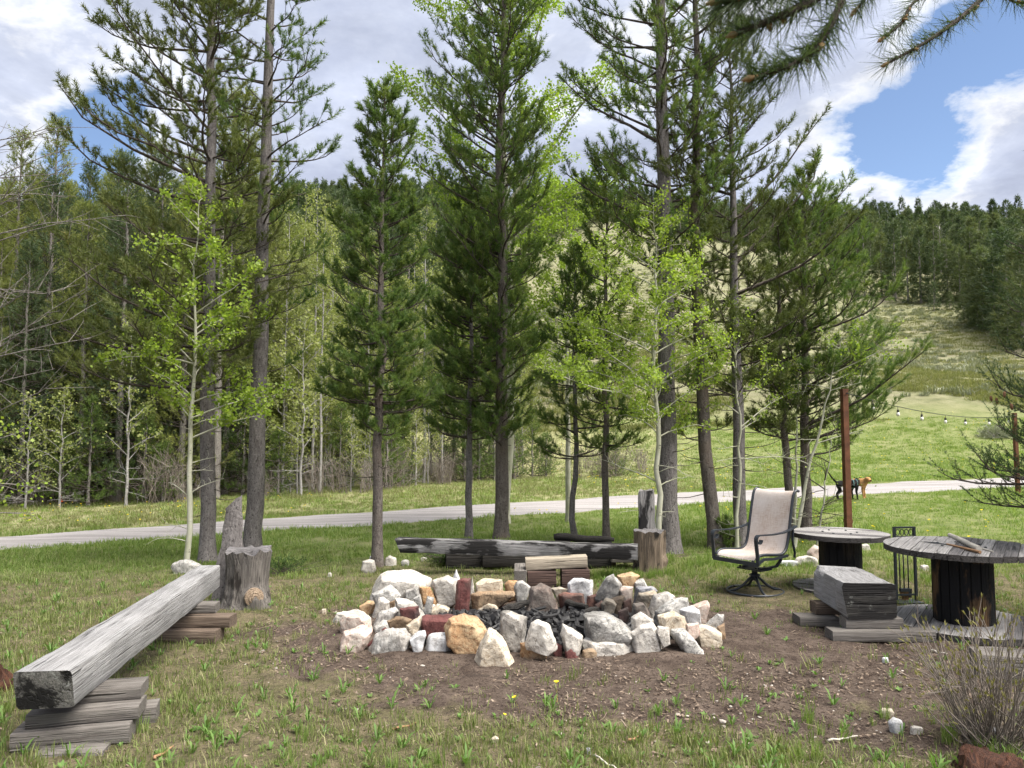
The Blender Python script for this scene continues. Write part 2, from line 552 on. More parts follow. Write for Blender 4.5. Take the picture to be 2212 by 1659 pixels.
leaf_mat('aspen_leaf', [(0, (.13, .20, .028)), (.5, (.215, .30, .042)), (1, (.31, .38, .07))], .45, 1.45, .5, .4)
leaf_mat('aspen_far', [(0, (.15, .19, .06)), (.5, (.23, .26, .09)), (1, (.33, .34, .14))], .4, 1.3)
leaf_mat('juniper', [(0, (.03, .06, .015)), (1, (.08, .13, .03))], .2, 1.3)
leaf_mat('grass_meadow', [(0, (.09, .155, .032)), (.5, (.16, .235, .058)), (.85, (.24, .295, .10)), (1, (.34, .34, .17))], .4, 1.3, .6, .2)
leaf_mat('grass_yard', [(0, (.085, .12, .032)), (.45, (.145, .185, .058)), (.78, (.22, .235, .10)), (1, (.36, .32, .20))], .35, 1.3, .7, .2)
leaf_mat('grass_far', [(0, (.12, .14, .05)), (.5, (.175, .185, .08)), (1, (.27, .25, .14))], .35, 1.2, .7, .2)
leaf_mat('weed', [(0, (.07, .14, .03)), (1, (.14, .23, .06))], .3, 1.3)
leaf_mat('bud', [(0, (.16, .15, .05)), (1, (.27, .25, .09))], .3, 1.2)
leaf_mat('sage', [(0, (.16, .18, .12)), (1, (.32, .33, .25))], .2, 1.1)
leaf_mat('petal', [(0, (.75, .55, .02)), (1, (.85, .7, .04))], .2, 1.0)
leaf_mat('litter', [(0, (.04, .028, .022)), (.4, (.11, .08, .062)), (.8, (.22, .17, .13)), (.96, (.34, .28, .22)), (1, (.5, .45, .38))], .0, 1.0, .9, .1)
leaf_mat('pebble', [(0, (.14, .12, .10)), (.6, (.28, .25, .22)), (1, (.52, .48, .43))], .0, 1.0, .9, .2)
leaf_mat('charcoal', [(0, (.006, .006, .007)), (.6, (.018, .017, .018)), (.85, (.05, .048, .047)), (1, (.17, .165, .16))], .0, 1.0, .6, .4)
leaf_mat('twig_bare', [(0, (.12, .10, .085)), (1, (.27, .235, .205))], .0, 1.0, .9, .1)

def plain(name, col, rough=.6, metal=0.0, spec=.4, var=.25, sc=20, bmp=.0):
    m, N, b, _ = newmat(name)
    n = N.noise(objco(N), sc, 5, .6)
    c = N.mix(N.ramp(n, [(.35, 0.0), (.65, 1.0)]), tuple(k * (1 - var) for k in col), tuple(min(1, k * (1 + var)) for k in col))
    N.t.links.new(c, b.inputs['Base Color'])
    b.inputs['Roughness'].default_value = rough
    b.inputs['Metallic'].default_value = metal
    b.inputs['Specular IOR Level'].default_value = spec
    if bmp: bump(N, b, n, bmp, .01)
    return m

plain('black_metal', (.016, .02, .027), .42, 0, .5)
plain('iron', (.02, .025, .03), .5, 0, .5)
plain('rust_paint', (.105, .042, .02), .6, 0, .3, .3, 9)
plain('dog_black', (.008, .008, .008), .9, 0, .15, .3, 30)
plain('dog_tan', (.40, .215, .085), .8, 0, .2, .25, 14)
plain('dog_muzzle', (.50, .36, .22), .8)
plain('dog_ear', (.06, .03, .018), .8)
plain('harness', (.10, .20, .20), .7)
plain('cable', (.02, .02, .02), .6)
plain('bristle', (.24, .13, .06), .9)
plain('cone_brown', (.13, .07, .035), .9)
plain('bud_brown', (.20, .13, .06), .9)
plain('orange_ribbon', (.8, .13, .03), .7)
plain('stick_grey', (.46, .43, .38), .8, 0, .2, .2, 12)
plain('stick_brown', (.27, .16, .09), .8, 0, .2, .25, 12)
plain('thread', (.6, .57, .52), .9)
plain('white_bulb', (.75, .74, .70), .2, 0, .6, .05)

def sling_mat():
    m, N, b, _ = newmat('sling')
    v = objco(N)
    w = N.noise(N.mapping(v, scale=(150, 8, 8)), 1.5, 3, .6)
    w2 = N.noise(N.mapping(v, scale=(10, 160, 160)), 1.5, 3, .6)
    big = N.noise(v, 3.5, 4, .55)
    wv = N.math('ADD', N.math('MULTIPLY', w, .5), N.math('MULTIPLY', w2, .5))
    c = N.mix(N.ramp(wv, [(.38, 0.0), (.62, 1.0)]), (.31, .235, .19), (.50, .435, .39))
    c = N.mix(N.ramp(big, [(.40, 0.0), (.7, .7)]), c, (.54, .51, .50))
    N.t.links.new(c, b.inputs['Base Color'])
    b.inputs['Roughness'].default_value = .85
    bump(N, b, wv, .4, .003)
sling_mat()
# ------------------------------------------------------------------ ground
RNG = np.random.default_rng(11)

def vnoise(x, y, s, seed=0):
    """cheap smooth value noise on arrays"""
    x = np.asarray(x, float) * s + seed * 17.3; y = np.asarray(y, float) * s + seed * 9.1
    xi = np.floor(x); yi = np.floor(y); fx = x - xi; fy = y - yi
    fx = fx * fx * (3 - 2 * fx); fy = fy * fy * (3 - 2 * fy)
    def h(a, b):
        q = np.sin(a * 127.1 + b * 311.7 + seed * 74.7) * 43758.5453
        return q - np.floor(q)
    return (h(xi, yi) * (1 - fx) + h(xi + 1, yi) * fx) * (1 - fy) + (h(xi, yi + 1) * (1 - fx) + h(xi + 1, yi + 1) * fx) * fy

def ell(x, y, cx, cy, rx, ry, p=2.0):
    q = ((x - cx) / rx) ** 2 + ((y - cy) / ry) ** 2
    return np.exp(-q ** p)

def bare_mask(x, y):
    """trodden mulch and bare soil round the fire pit"""
    m = ell(x, y, .3, 6.3, 2.4, 1.7)
    m = np.maximum(m, ell(x, y, 2.5, 5.9, 1.9, 1.5))
    m = np.maximum(m, .9 * ell(x, y, .9, 4.95, 2.0, .6))
    m = np.maximum(m, .62 * ell(x, y, 2.3, 4.4, 1.4, .6))
    m = np.maximum(m, .42 * ell(x, y, .6, 2.9, 2.6, .45))
    m = np.maximum(m, .55 * ell(x, y, -1.9, 6.6, .7, .5))
    m = np.maximum(m, .45 * ell(x, y, .5, 10.3, 3.4, .9))
    return m

def lush_mask(x, y):
    return sstep(8.5, 10.6, y + .25 * x * (x < 0) * -.2 + .8 * (vnoise(x, y, .6, 3) - .5)) * (1 - sstep(40, 52, y))

ROAD_N = [(-260, 1318), (0, 1309), (320, 1291), (637, 1272), (760, 1259), (1140, 1231), (1478, 1211), (1930, 1186), (2412, 1165), (2700, 1156)]
ROAD_F = [(-260, 1291), (0, 1279), (320, 1259), (637, 1239), (760, 1229), (1140, 1202), (1478, 1183), (1930, 1157), (2412, 1135), (2700, 1127)]
roadN = np.array([gh(x / 1.10307, y / 1.10307) for x, y in ROAD_N]); roadF = np.array([gh(x / 1.10307, y / 1.10307) for x, y in ROAD_F])
# straighten to one smooth centre line
rc = (roadN + roadF) / 2
pc = np.polyfit(rc[:, 0], rc[:, 1], 2)
rdir = rc[-1, :2] - rc[0, :2]; rdir /= np.linalg.norm(rdir)
rnor = np.array([-rdir[1], rdir[0]])
wid = np.abs(((roadF - roadN)[:, :2] @ rnor))
pw = np.polyfit(rc[:, 0], wid, 1)
def road_y(x): return np.polyval(pc, x)
def road_half(x): return np.clip(np.polyval(pw, x), 1.7, 4.2) / 2
def road_dist(x, y):
    """signed distance over half width, across the road"""
    return (y - road_y(x)) * abs(rnor[1]) / road_half(x)

def pale_mask(x, y):
    """last year's straw in the meadow beyond the road"""
    return sstep(.9, 1.6, road_dist(x, y)) * (1 - sstep(2, 12, x)) * (.55 + .45 * vnoise(x, y, .3, 14))

def build_ground():
    az = np.concatenate([np.linspace(-180, -58, 62, endpoint=False), np.linspace(-58, 58, 330, endpoint=False), np.linspace(58, 180, 62, endpoint=False)])
    az = np.radians(az)
    rr = [0.0, .6]
    while rr[-1] < 1000: rr.append(rr[-1] * 1.026 + .01)
    rr = np.array(rr[1:])
    A, R = np.meshgrid(az, rr, indexing='ij')
    X = R * np.sin(A); Y = R * np.cos(A)
    Z = H(X, Y)
    Z = Z + (1 - sstep(9, 16, R)) * ((vnoise(X, Y, 2.2, 5) - .5) * .03 + (vnoise(X, Y, 6.5, 6) - .5) * .018)
    qe = np.sqrt(((X - .28) / 1.5) ** 2 + ((Y - 6.45) / .88) ** 2)
    Z = Z + .022 * np.exp(-((qe - 1) / .2) ** 2)
    na, nr = A.shape
    V = np.stack([X, Y, Z], -1).reshape(-1, 3)
    V = np.vstack([V, [[0, 0, 0]]])
    i = np.arange(na)[:, None]; j = np.arange(nr - 1)[None, :]
    a = i * nr + j; b = ((i + 1) % na) * nr + j
    Q = np.stack([a + 0 * b, a + 1, b + 1, b], -1).reshape(-1, 4)
    bare = bare_mask(V[:, 0], V[:, 1]); lush = lush_mask(V[:, 0], V[:, 1]); hill = sstep(38, 55, V[:, 1] + .12 * np.abs(V[:, 0]) + 3 * (vnoise(V[:, 0], V[:, 1], .12, 9) - .5))
    ash = ell(V[:, 0], V[:, 1], .22, 6.55, 1.05, .62, 2)
    ash = np.maximum(ash, .42 * ell(V[:, 0], V[:, 1], -.25, 5.25, .6, .16, 1))
    pale = pale_mask(V[:, 0], V[:, 1])
    me = np_mesh('ground', V, Q, {'pale': pale, 'bare': bare, 'lush': lush, 'hill': hill, 'ash': ash}, True, 4)
    # centre fan
    bm = bmesh.new(); bm.from_mesh(me); bm.verts.ensure_lookup_table()
    c = bm.verts[len(V) - 1]
    for k in range(na):
        bm.faces.new((c, bm.verts[((k + 1) % na) * nr], bm.verts[k * nr]))
    bmesh.ops.recalc_face_normals(bm, faces=bm.faces)
    bm.to_mesh(me); bm.free()
    m, N, b, _ = newmat('ground_mat')
    def attr(n): return N.n('ShaderNodeAttribute', attribute_name=n).outputs['Fac']
    v = objco(N)
    nf = N.noise(v, 34, 8, .7); nm = N.noise(v, 5.5, 6, .6); nb = N.noise(v, .7, 5, .55); nvf = N.noise(v, 120, 4, .65)
    # thatch between the blades
    th = N.mix(N.ramp(nm, [(.35, 0.0), (.65, 1.0)]), (.08, .078, .036), (.175, .145, .09))
    th = N.mix(N.ramp(nf, [(.38, .8), (.5, 0.0)]), th, (.045, .036, .028))
    th = N.mix(N.ramp(nvf, [(.58, 0.0), (.68, .7)]), th, (.30, .25, .18))
    # mulch / soil
    mu = N.mix(N.ramp(nm, [(.35, 0.0), (.66, 1.0)]), (.064, .047, .038), (.138, .106, .086))
    mu = N.mix(N.ramp(nf, [(.40, .85), (.5, 0.0)]), mu, (.032, .022, .019))
    mu = N.mix(N.ramp(nvf, [(.59, 0.0), (.68, .6)]), mu, (.25, .20, .165))
    lu = N.mix(N.ramp(nm, [(.35, 0.0), (.65, 1.0)]), (.10, .135, .04), (.18, .20, .075))
    lu = N.mix(N.ramp(nb, [(.45, 0.0), (.7, .7)]), lu, (.24, .235, .12))
    hi = N.mix(N.ramp(N.noise(v, 1.1, 8, .7), [(.38, 0.0), (.62, 1.0)]), (.115, .125, .06), (.225, .215, .135))
    hi = N.mix(N.ramp(N.noise(N.mapping(v, scale=(.05, .16, .1)), 1.5, 6, .6), [(.5, 0.0), (.66, .7)]), hi, (.23, .20, .15))
    hi = N.mix(N.ramp(N.noise(N.mapping(v, scale=(.35, .9, .5)), 1.2, 6, .65), [(.60, 0.0), (.66, .8)]), hi, (.055, .06, .034))
    bm_ = N.math('ADD', attr('bare'), N.math('MULTIPLY', N.math('SUBTRACT', N.noise(v, 2.4, 7, .65), .5), 1.7))
    lu = N.mix(N.math('MULTIPLY', attr('pale'), .8), lu, (.30, .28, .155))
    c = N.mix(attr('lush'), th, lu)
    c = N.mix(N.ramp(bm_, [(.34, 0.0), (.58, 1.0)]), c, mu)
    c = N.mix(attr('hill'), c, hi)
    am = N.math('ADD', attr('ash'), N.math('MULTIPLY', N.math('SUBTRACT', nf, .5), .7))
    c = N.mix(N.ramp(am, [(.35, 0.0), (.6, 1.0)]), c, (.012, .0115, .012))
    N.t.links.new(c, b.inputs['Base Color'])
    b.inputs['Roughness'].default_value = 1.0
    b.inputs['Specular IOR Level'].default_value = .1
    bump(N, b, N.math('ADD', nf, N.math('MULTIPLY', nvf, .6)), .9, .03)
    o = mobj('ground', me, m)
    tag(o, 'grassy ground with bare mulch around the fire pit, rising to a hillside', 'ground', kind='structure')

build_ground()

def build_road():
    xs = np.concatenate([np.linspace(-16, 16, 90), np.linspace(16.5, 36, 30)])
    nc = 9
    V = []; ac = []
    for x in xs:
        yc = road_y(x); hw = road_half(x)
        for k in range(nc):
            u = -1 + 2 * k / (nc - 1)
            e = .45 * (vnoise(x, k, 1.1, 4) - .5) if k in (0, nc - 1) else 0
            px = x - rdir[1] * u * (hw + e); py = yc + rdir[0] * u * (hw + e)
            V.append((px, py, float(H(px, py)) + .03 - .028 * abs(u) ** 6 - .012 * math.exp(-((abs(u) - .5) / .16) ** 2))); ac.append(u)
    F = []
    for i in range(len(xs) - 1):
        for k in range(nc - 1):
            F.append((i * nc + k, (i + 1) * nc + k, (i + 1) * nc + k + 1, i * nc + k + 1))
    me = np_mesh('road', np.array(V), np.array(F), {'across': np.array(ac)}, True, 4)
    bm = bmesh.new(); bm.from_mesh(me)
    bmesh.ops.recalc_face_normals(bm, faces=bm.faces)
    if sum(f.normal.z for f in bm.faces) < 0: bmesh.ops.reverse_faces(bm, faces=bm.faces)
    bm.to_mesh(me); bm.free()
    m, N, b, _ = newmat('gravel_road')
    v = objco(N)
    ang = math.atan2(rdir[1], rdir[0])
    n1 = N.noise(N.mapping(v, scale=(.22, 4.5, 1), rot=(0, 0, -ang)), 1.2, 8, .66, .2)
    n2 = N.noise(v, 40, 5, .7)
    c = N.mix(N.ramp(n1, [(.36, 0.0), (.64, 1.0)]), (.18, .165, .16), (.325, .305, .30))
    c = N.mix(N.ramp(n2, [(.30, .6), (.44, 0.0)]), c, (.15, .135, .13))
    N.t.links.new(c, b.inputs['Base Color']); b.inputs['Roughness'].default_value = .95
    bump(N, b, n2, .6, .02)
    tag(mobj('road', me, m), 'pale gravel driveway crossing the meadow behind the trees', 'road', kind='structure')
build_road()

# ------------------------------------------------------------------ scatter (stuff only)
def variant_coll(name, meshes, mat):
    c = bpy.data.collections.new(name)
    for i, me in enumerate(meshes):
        if mat is not None and not me.materials: me.materials.append(mat)
        o = bpy.data.objects.new('%s_%02d' % (name, i), me)
        c.objects.link(o)
    return c

def scatter(name, label, cat, P, rot, scl, idx, coll):
    P = np.asarray(P, np.float32)
    me = bpy.data.meshes.new(name)
    me.vertices.add(len(P)); me.vertices.foreach_set('co', P.ravel())
    a = me.attributes.new('rot', 'FLOAT_VECTOR', 'POINT'); a.data.foreach_set('vector', np.asarray(rot, np.float32).ravel())
    a = me.attributes.new('scl', 'FLOAT', 'POINT'); a.data.foreach_set('value', np.asarray(scl, np.float32))
    a = me.attributes.new('idx', 'INT', 'POINT'); a.data.foreach_set('value', np.asarray(idx, np.int32))
    o = mobj(name, me, None)
    g = bpy.data.node_groups.new('scatter_' + name, 'GeometryNodeTree')
    g.interface.new_socket('Geometry', in_out='INPUT', socket_type='NodeSocketGeometry')
    g.interface.new_socket('Geometry', in_out='OUTPUT', socket_type='NodeSocketGeometry')
    N = g.nodes
    gi = N.new('NodeGroupInput'); go = N.new('NodeGroupOutput')
    ci = N.new('GeometryNodeCollectionInfo'); ci.inputs[0].default_value = coll; ci.inputs[1].default_value = True; ci.inputs[2].default_value = True
    ip = N.new('GeometryNodeInstanceOnPoints')
    def na(nm, t):
        n = N.new('GeometryNodeInputNamedAttribute'); n.data_type = t; n.inputs[0].default_value = nm
        return [s for s in n.outputs if s.enabled][0]
    g.links.new(gi.outputs[0], ip.inputs['Points'])
    g.links.new(ci.outputs[0], ip.inputs['Instance'])
    ip.inputs['Pick Instance'].default_value = True
    g.links.new(na('idx', 'INT'), ip.inputs['Instance Index'])
    g.links.new(na('rot', 'FLOAT_VECTOR'), ip.inputs['Rotation'])
    g.links.new(na('scl', 'FLOAT'), ip.inputs['Scale'])
    g.links.new(ip.outputs[0], go.inputs[0])
    md = o.modifiers.new('scatter', 'NODES'); md.node_group = g
    return tag(o, label, cat, kind='stuff')

def grass_tuft(seed, n, rad_, h0, h1, w, lean=.5):
    r = np.random.default_rng(seed)
    V = []; T = []; A = []
    for k in range(n):
        a = r.uniform(0, 2 * np.pi); d = rad_ * math.sqrt(r.uniform())
        p = np.array([math.cos(a) * d, math.sin(a) * d, -.01]); h = r.uniform(h0, h1)
        b = a + r.normal(0, .9); ln = lean * r.uniform(.1, 1) * h
        side = np.array([-math.sin(b), math.cos(b), 0]) * w * r.uniform(.7, 1.3) / 2
        fw = np.array([math.cos(b), math.sin(b), 0])
        m = p + fw * ln * .35 + np.array([0, 0, h * .6]); t = p + fw * ln + np.array([0, 0, h * (1 - .25 * (ln / h) ** 2)])
        o = len(V); V += [p - side, p + side, m - side * .8, m + side * .8, t]
        T += [(o, o + 1, o + 3), (o, o + 3, o + 2), (o + 2, o + 3, o + 4)]
        A += [r.uniform()] * 5
    return np_mesh('tuft', np.array(V), np.array(T), {'rnd': np.array(A)})

def rosette(seed, n, ln, w, up):
    r = np.random.default_rng(seed); V = []; T = []; A = []
    for k in range(n):
        a = k * 2.4 + r.normal(0, .3); L = ln * r.uniform(.6, 1.2); u = up * r.uniform(.6, 1.3)
        f = np.array([math.cos(a), math.sin(a), 0]); s = np.array([-math.sin(a), math.cos(a), 0]) * w * r.uniform(.7, 1.2)
        z = np.array([0, 0, 1])
        o = len(V)
        V += [f * L * .02, f * L * .5 + s + z * L * u * .8, f * L * .55 - s + z * L * u * .8, f * L + z * L * u]
        T += [(o, o + 1, o + 2), (o + 1, o + 3, o + 2)]
        A += [r.uniform()] * 4
    return np_mesh('rosette', np.array(V), np.array(T), {'rnd': np.array(A)})

def in_frustum_pts(n, y0, y1, power, margin=.12, extra=.6, rng=RNG):
    """points over the seen ground, density falling with distance as y**(-power)"""
    u = rng.uniform(size=n)
    e = 2 - power
    y = (y0 ** e + u * (y1 ** e - y0 ** e)) ** (1 / e) if abs(e) > 1e-3 else y0 * (y1 / y0) ** u
    x = rng.uniform(-1, 1, n) * (y * (.69 + margin) + extra)
    return x, y

def place(x, y, rng=RNG, tilt=.12):
    n = len(x)
    P = np.stack([x, y, H(x, y)], -1)
    rot = np.stack([rng.normal(0, tilt, n), rng.normal(0, tilt, n), rng.uniform(0, 6.283, n)], -1)
    return P, rot

def obstacles_ok(x, y):
    """keep blades off the road and out of the fire bed"""
    ok = np.abs(road_dist(x, y)) > 1.0 + .12 * (vnoise(x, y, 2.5, 8) - .3)
    for ox_, oy_, r_ in ((2.52, 7.85, .5), (-2.45, 6.9, .3), (1.67, 9.05, .22)): ok &= (x - ox_) ** 2 + (y - oy_) ** 2 > r_ * r_ * (.4 + .6 * vnoise(x, y, 9, 31))
    ok &= ((x - .25) / 1.65) ** 2 + ((y - 6.5) / 1.05) ** 2 > 1
    return ok

def build_grass():
    # meadow
    tm = [grass_tuft(100 + i, 26, .13, .035, .10, .008, .9) for i in range(5)]
    cm = variant_coll('meadow_tuft', tm, MATS['grass_meadow'])
    x, y = in_frustum_pts(52000, 7.2, 46, 1.15)
    l = lush_mask(x, y)
    k = obstacles_ok(x, y) & (RNG.uniform(size=len(x)) < l * (1 - .8 * bare_mask(x, y)) * (.45 + .75 * vnoise(x, y, 1.1, 12))) & (y + .12 * np.abs(x) < 43)
    # nothing in the wood on the left
    x, y = x[k], y[k]
    k = ~((y > 24 + .32 * (x + 14)) & (x < 1)) | (RNG.uniform(size=len(x)) < .15)
    x, y = x[k], y[k]
    P, R = place(x, y)
    s = RNG.uniform(.7, 1.3, len(x)) * (.75 + .7 * vnoise(x, y, .5, 21)) * np.interp(y, [8, 20, 40], [.75, .95, 1.25])
    pl = RNG.uniform(size=len(x)) < pale_mask(x, y) * .75
    cf = variant_coll('straw_tuft', [grass_tuft(120 + i, 26, .13, .035, .11, .008, .9) for i in range(4)], MATS['grass_far'])
    scatter('straw_grass', 'pale straw-green grass between the road and the wood', 'grass', P[pl], R[pl], s[pl], RNG.integers(0, 4, pl.sum()), cf)
    P, R, s = P[~pl], R[~pl], s[~pl]
    scatter('meadow_grass', 'bright green meadow grass on both sides of the gravel road', 'grass', P, R, s, RNG.integers(0, 5, len(P)), cm)
    # dandelions
    V = []; T = []; 
    for k in range(7):
        a = k / 7 * 6.283; b = a + .9
        o = len(V); V += [(0, 0, .10), (.016 * math.cos(a), .016 * math.sin(a), .112), (.016 * math.cos(b), .016 * math.sin(b), .112)]; T.append((o, o + 1, o + 2))
    o = len(V); V += [(-.001, 0, 0), (.001, 0, 0), (0, 0, .10)]; T.append((o, o + 1, o + 2))
    cd = variant_coll('dandelion', [np_mesh('dandelion', np.array(V), np.array(T), {'rnd': np.linspace(0, 1, len(V))})], MATS['petal'])
    x, y = in_frustum_pts(1500, 8, 42, .9)
    k = obstacles_ok(x, y) & (lush_mask(x, y) > .6) & (vnoise(x, y, .35, 33) + .22 * (x > 3) > .52) & ~((y > 22) & (x < 0))
    x, y = x[k], y[k]
    x = np.append(x, [.05, .28, -.06]); y = np.append(y, [4.55, 4.75, 4.35])
    P, R = place(x, y)
    scatter('dandelion_flowers', 'yellow dandelions dotted through the grass', 'flowers', P, R, RNG.uniform(.8, 1.4, len(x)) * np.interp(y, [5, 15, 40], [.8, 1.1, 1.7]), np.zeros(len(x)), cd)
    # yard: short thin grass
    ty = [grass_tuft(200 + i, 13, .06, .02, .065, .005, .9) for i in range(5)] + [grass_tuft(230 + i, 9, .035, .04, .10, .005, .5) for i in range(3)]
    cy = variant_coll('yard_tuft', ty, MATS['grass_yard'])
    x, y = in_frustum_pts(27000, 2.1, 11.5, 1.0)
    dens = (1 - sstep(.1, .7, bare_mask(x, y) + .5 * (vnoise(x, y, 2.2, 41) - .5))) * (.25 + .9 * vnoise(x, y, 1.5, 40)) + .09
    k = obstacles_ok(x, y) & (RNG.uniform(size=len(x)) < dens)
    x, y = x[k], y[k]
    P, R = place(x, y)
    idx = RNG.integers(0, 5, len(x)); tall = (vnoise(x, y, 1.9, 44) > .62) & (RNG.uniform(size=len(x)) < .5)
    idx[tall] = RNG.integers(5, 8, tall.sum())
    scatter('yard_grass', 'short patchy grass over the yard around the fire pit', 'grass', P, R, RNG.uniform(.6, 1.35, len(x)), idx, cy)
    # clumps of taller blades in the foreground and under bench and stumps
    tt = [grass_tuft(300 + i, 30, .05, .08, .2, .006, .4) for i in range(4)]
    ct = variant_coll('tall_tuft', tt, MATS['grass_meadow'])
    x, y = in_frustum_pts(520, 2.3, 4.6, 1)
    k = (vnoise(x, y, 1.4, 50) > .5) & (bare_mask(x, y) < .8)
    xs, ys = list(x[k]), list(y[k])
    for cx, cy_, n, sp in ((1.72, 8.95, 70, .3), (1.1, 8.9, 40, .25), (2.5, 9.6, 80, .5), (3.1, 9.6, 50, .5), (-2.6, 4.5, 20, .3), (-1.4, 8.2, 30, .4), (4.6, 8.6, 60, .5)):
        xs += list(RNG.normal(cx, sp, n)); ys += list(RNG.normal(cy_, sp * .5, n))
    x, y = np.array(xs), np.array(ys)
    P, R = place(x, y)
    scatter('tall_grass_clumps', 'taller green grass blades in clumps across the yard', 'grass', P, R, RNG.uniform(.3, .75, len(x)), RNG.integers(0, 4, len(x)), ct)
    # broad-leaved weeds
    tw = [rosette(400 + i, 7, .05, .011, .8) for i in range(3)] + [rosette(410 + i, 10, .08, .010, 1.3) for i in range(2)]
    cw = variant_coll('weed_rosette', tw, MATS['weed'])
    x, y = in_frustum_pts(4200, 2.2, 8.6, 1.1)
    k = obstacles_ok(x, y) & (RNG.uniform(size=len(x)) < (.25 + .8 * vnoise(x, y, 1.2, 60)) * (1 - .8 * bare_mask(x, y)))
    x, y = x[k], y[k]
    P, R = place(x, y)
    scatter('yard_weeds', 'small broad-leaved weeds sprouting through the yard', 'weeds', P, R, RNG.uniform(.25, .75, len(x)), RNG.integers(0, 5, len(x)), cw)
    # litter: chips, twigs, pebbles
    chips = []
    for i in range(6):
        r = random.Random(i); mb = MB()
        L = r.uniform(.016, .035); w = r.uniform(.006, .014)
        mb.box((0, 0, .003), (L, w, .004), (r.uniform(-.3, .3), r.uniform(-.3, .3), 0))
        me = mb.mesh('chip'); a = me.attributes.new('rnd', 'FLOAT', 'POINT'); a.data.foreach_set('value', [r.random()] * len(me.vertices)); chips.append(me)
    for i in range(4):
        r = random.Random(50 + i); mb = MB(); p = [Vector((-.06, 0, .006))]
        for k in range(4): p.append(p[-1] + Vector((.035, r.uniform(-.012, .012), r.uniform(-.003, .004))))
        mb.tube(p, [.0035, .0035, .003, .0025, .002], 4)
        me = mb.mesh('twig'); a = me.attributes.new('rnd', 'FLOAT', 'POINT'); a.data.foreach_set('value', [r.uniform(.3, .95)] * len(me.vertices)); chips.append(me)
    cc = variant_coll('litter_piece', chips, MATS['litter'])
    x, y = in_frustum_pts(42000, 2.1, 9, 1.0)
    bmk = bare_mask(x, y)
    k = (RNG.uniform(size=len(x)) < np.clip(bmk * 1.0 + .16 + .3 * (y < 3.6), 0, 1)) & (np.abs((x - .25) / 1.2) ** 2 + ((y - 6.5) / .8) ** 2 > 1)
    x, y = x[k], y[k]
    P, R = place(x, y, tilt=.25); P[:, 2] += .004
    idx = np.where(RNG.uniform(size=len(x)) < .97, RNG.integers(0, 6, len(x)), RNG.integers(6, 10, len(x)))
    scatter('wood_chip_litter', 'brown wood chips and twigs littering the bare soil', 'litter', P, R, RNG.uniform(.3, .9, len(x)), idx, cc)
    # pebbles
    peb = []
    for i in range(4):
        bm = bmesh.new(); bmesh.ops.create_icosphere(bm, subdivisions=1, radius=.016)
        r = random.Random(i)
        for v_ in bm.verts: v_.co = Vector((v_.co.x * 1.3, v_.co.y, v_.co.z * .55)) * r.uniform(.75, 1.2)
        me = bpy.data.meshes.new('pebble'); bm.to_mesh(me); bm.free()
        a = me.attributes.new('rnd', 'FLOAT', 'POINT'); a.data.foreach_set('value', [r.random()] * len(me.vertices)); peb.append(me)
    cp = variant_coll('pebble', peb, MATS['pebble'])
    x, y = in_frustum_pts(2600, 2.2, 9, 1)
    k = RNG.uniform(size=len(x)) < bare_mask(x, y) * .9 + .12
    x, y = x[k], y[k]
    P, R = place(x, y, tilt=.3)
    s = RNG.uniform(.2, .65, len(x)); s[RNG.uniform(size=len(x)) < .03] *= 2.2
    scatter('pebbles', 'small pale pebbles strewn over the bare soil', 'pebbles', P, R, s, RNG.integers(0, 4, len(x)), cp)
    # sagebrush on the hillside
    sg = [grass_tuft(500 + i, 60, .35, .15, .5, .05, 1.2) for i in range(3)]
    cs = variant_coll('sage_clump', sg, MATS['sage'])
    n = 9000
    yy = RNG.uniform(46, 230, n); xx = RNG.uniform(-.15, .8, n) * yy
    k = vnoise(xx, yy, .07, 70) + .3 * vnoise(xx, yy, .5, 71) > .62
    xx, yy = xx[k], yy[k]
    P, R = place(xx, yy)
    scatter('sagebrush', 'grey green sagebrush tufts over the open hillside', 'sagebrush', P, R, RNG.uniform(.5, 1.4, len(xx)), RNG.integers(0, 3, len(xx)), cs)
    # dry hillside grass
    hg = [grass_tuft(520 + i, 40, .45, .08, .25, .03, .9) for i in range(3)]
    ch = variant_coll('hill_tuft', hg, MATS['grass_far'])
    n = 26000
    yy = 40 * (170 / 40) ** RNG.uniform(size=n); xx = RNG.uniform(-.2, .8, n) * yy
    k = (vnoise(xx, yy, .25, 75) > .35)
    xx, yy = xx[k], yy[k]
    P, R = place(xx, yy)
    scatter('hillside_grass', 'pale dry grass covering the open hillside', 'grass', P, R, RNG.uniform(.6, 1.5, len(xx)), RNG.integers(0, 3, len(xx)), ch)
build_grass()
# ------------------------------------------------------------------ trees
def nrmz(a): return a / np.maximum(np.linalg.norm(a, axis=-1, keepdims=True), 1e-9)

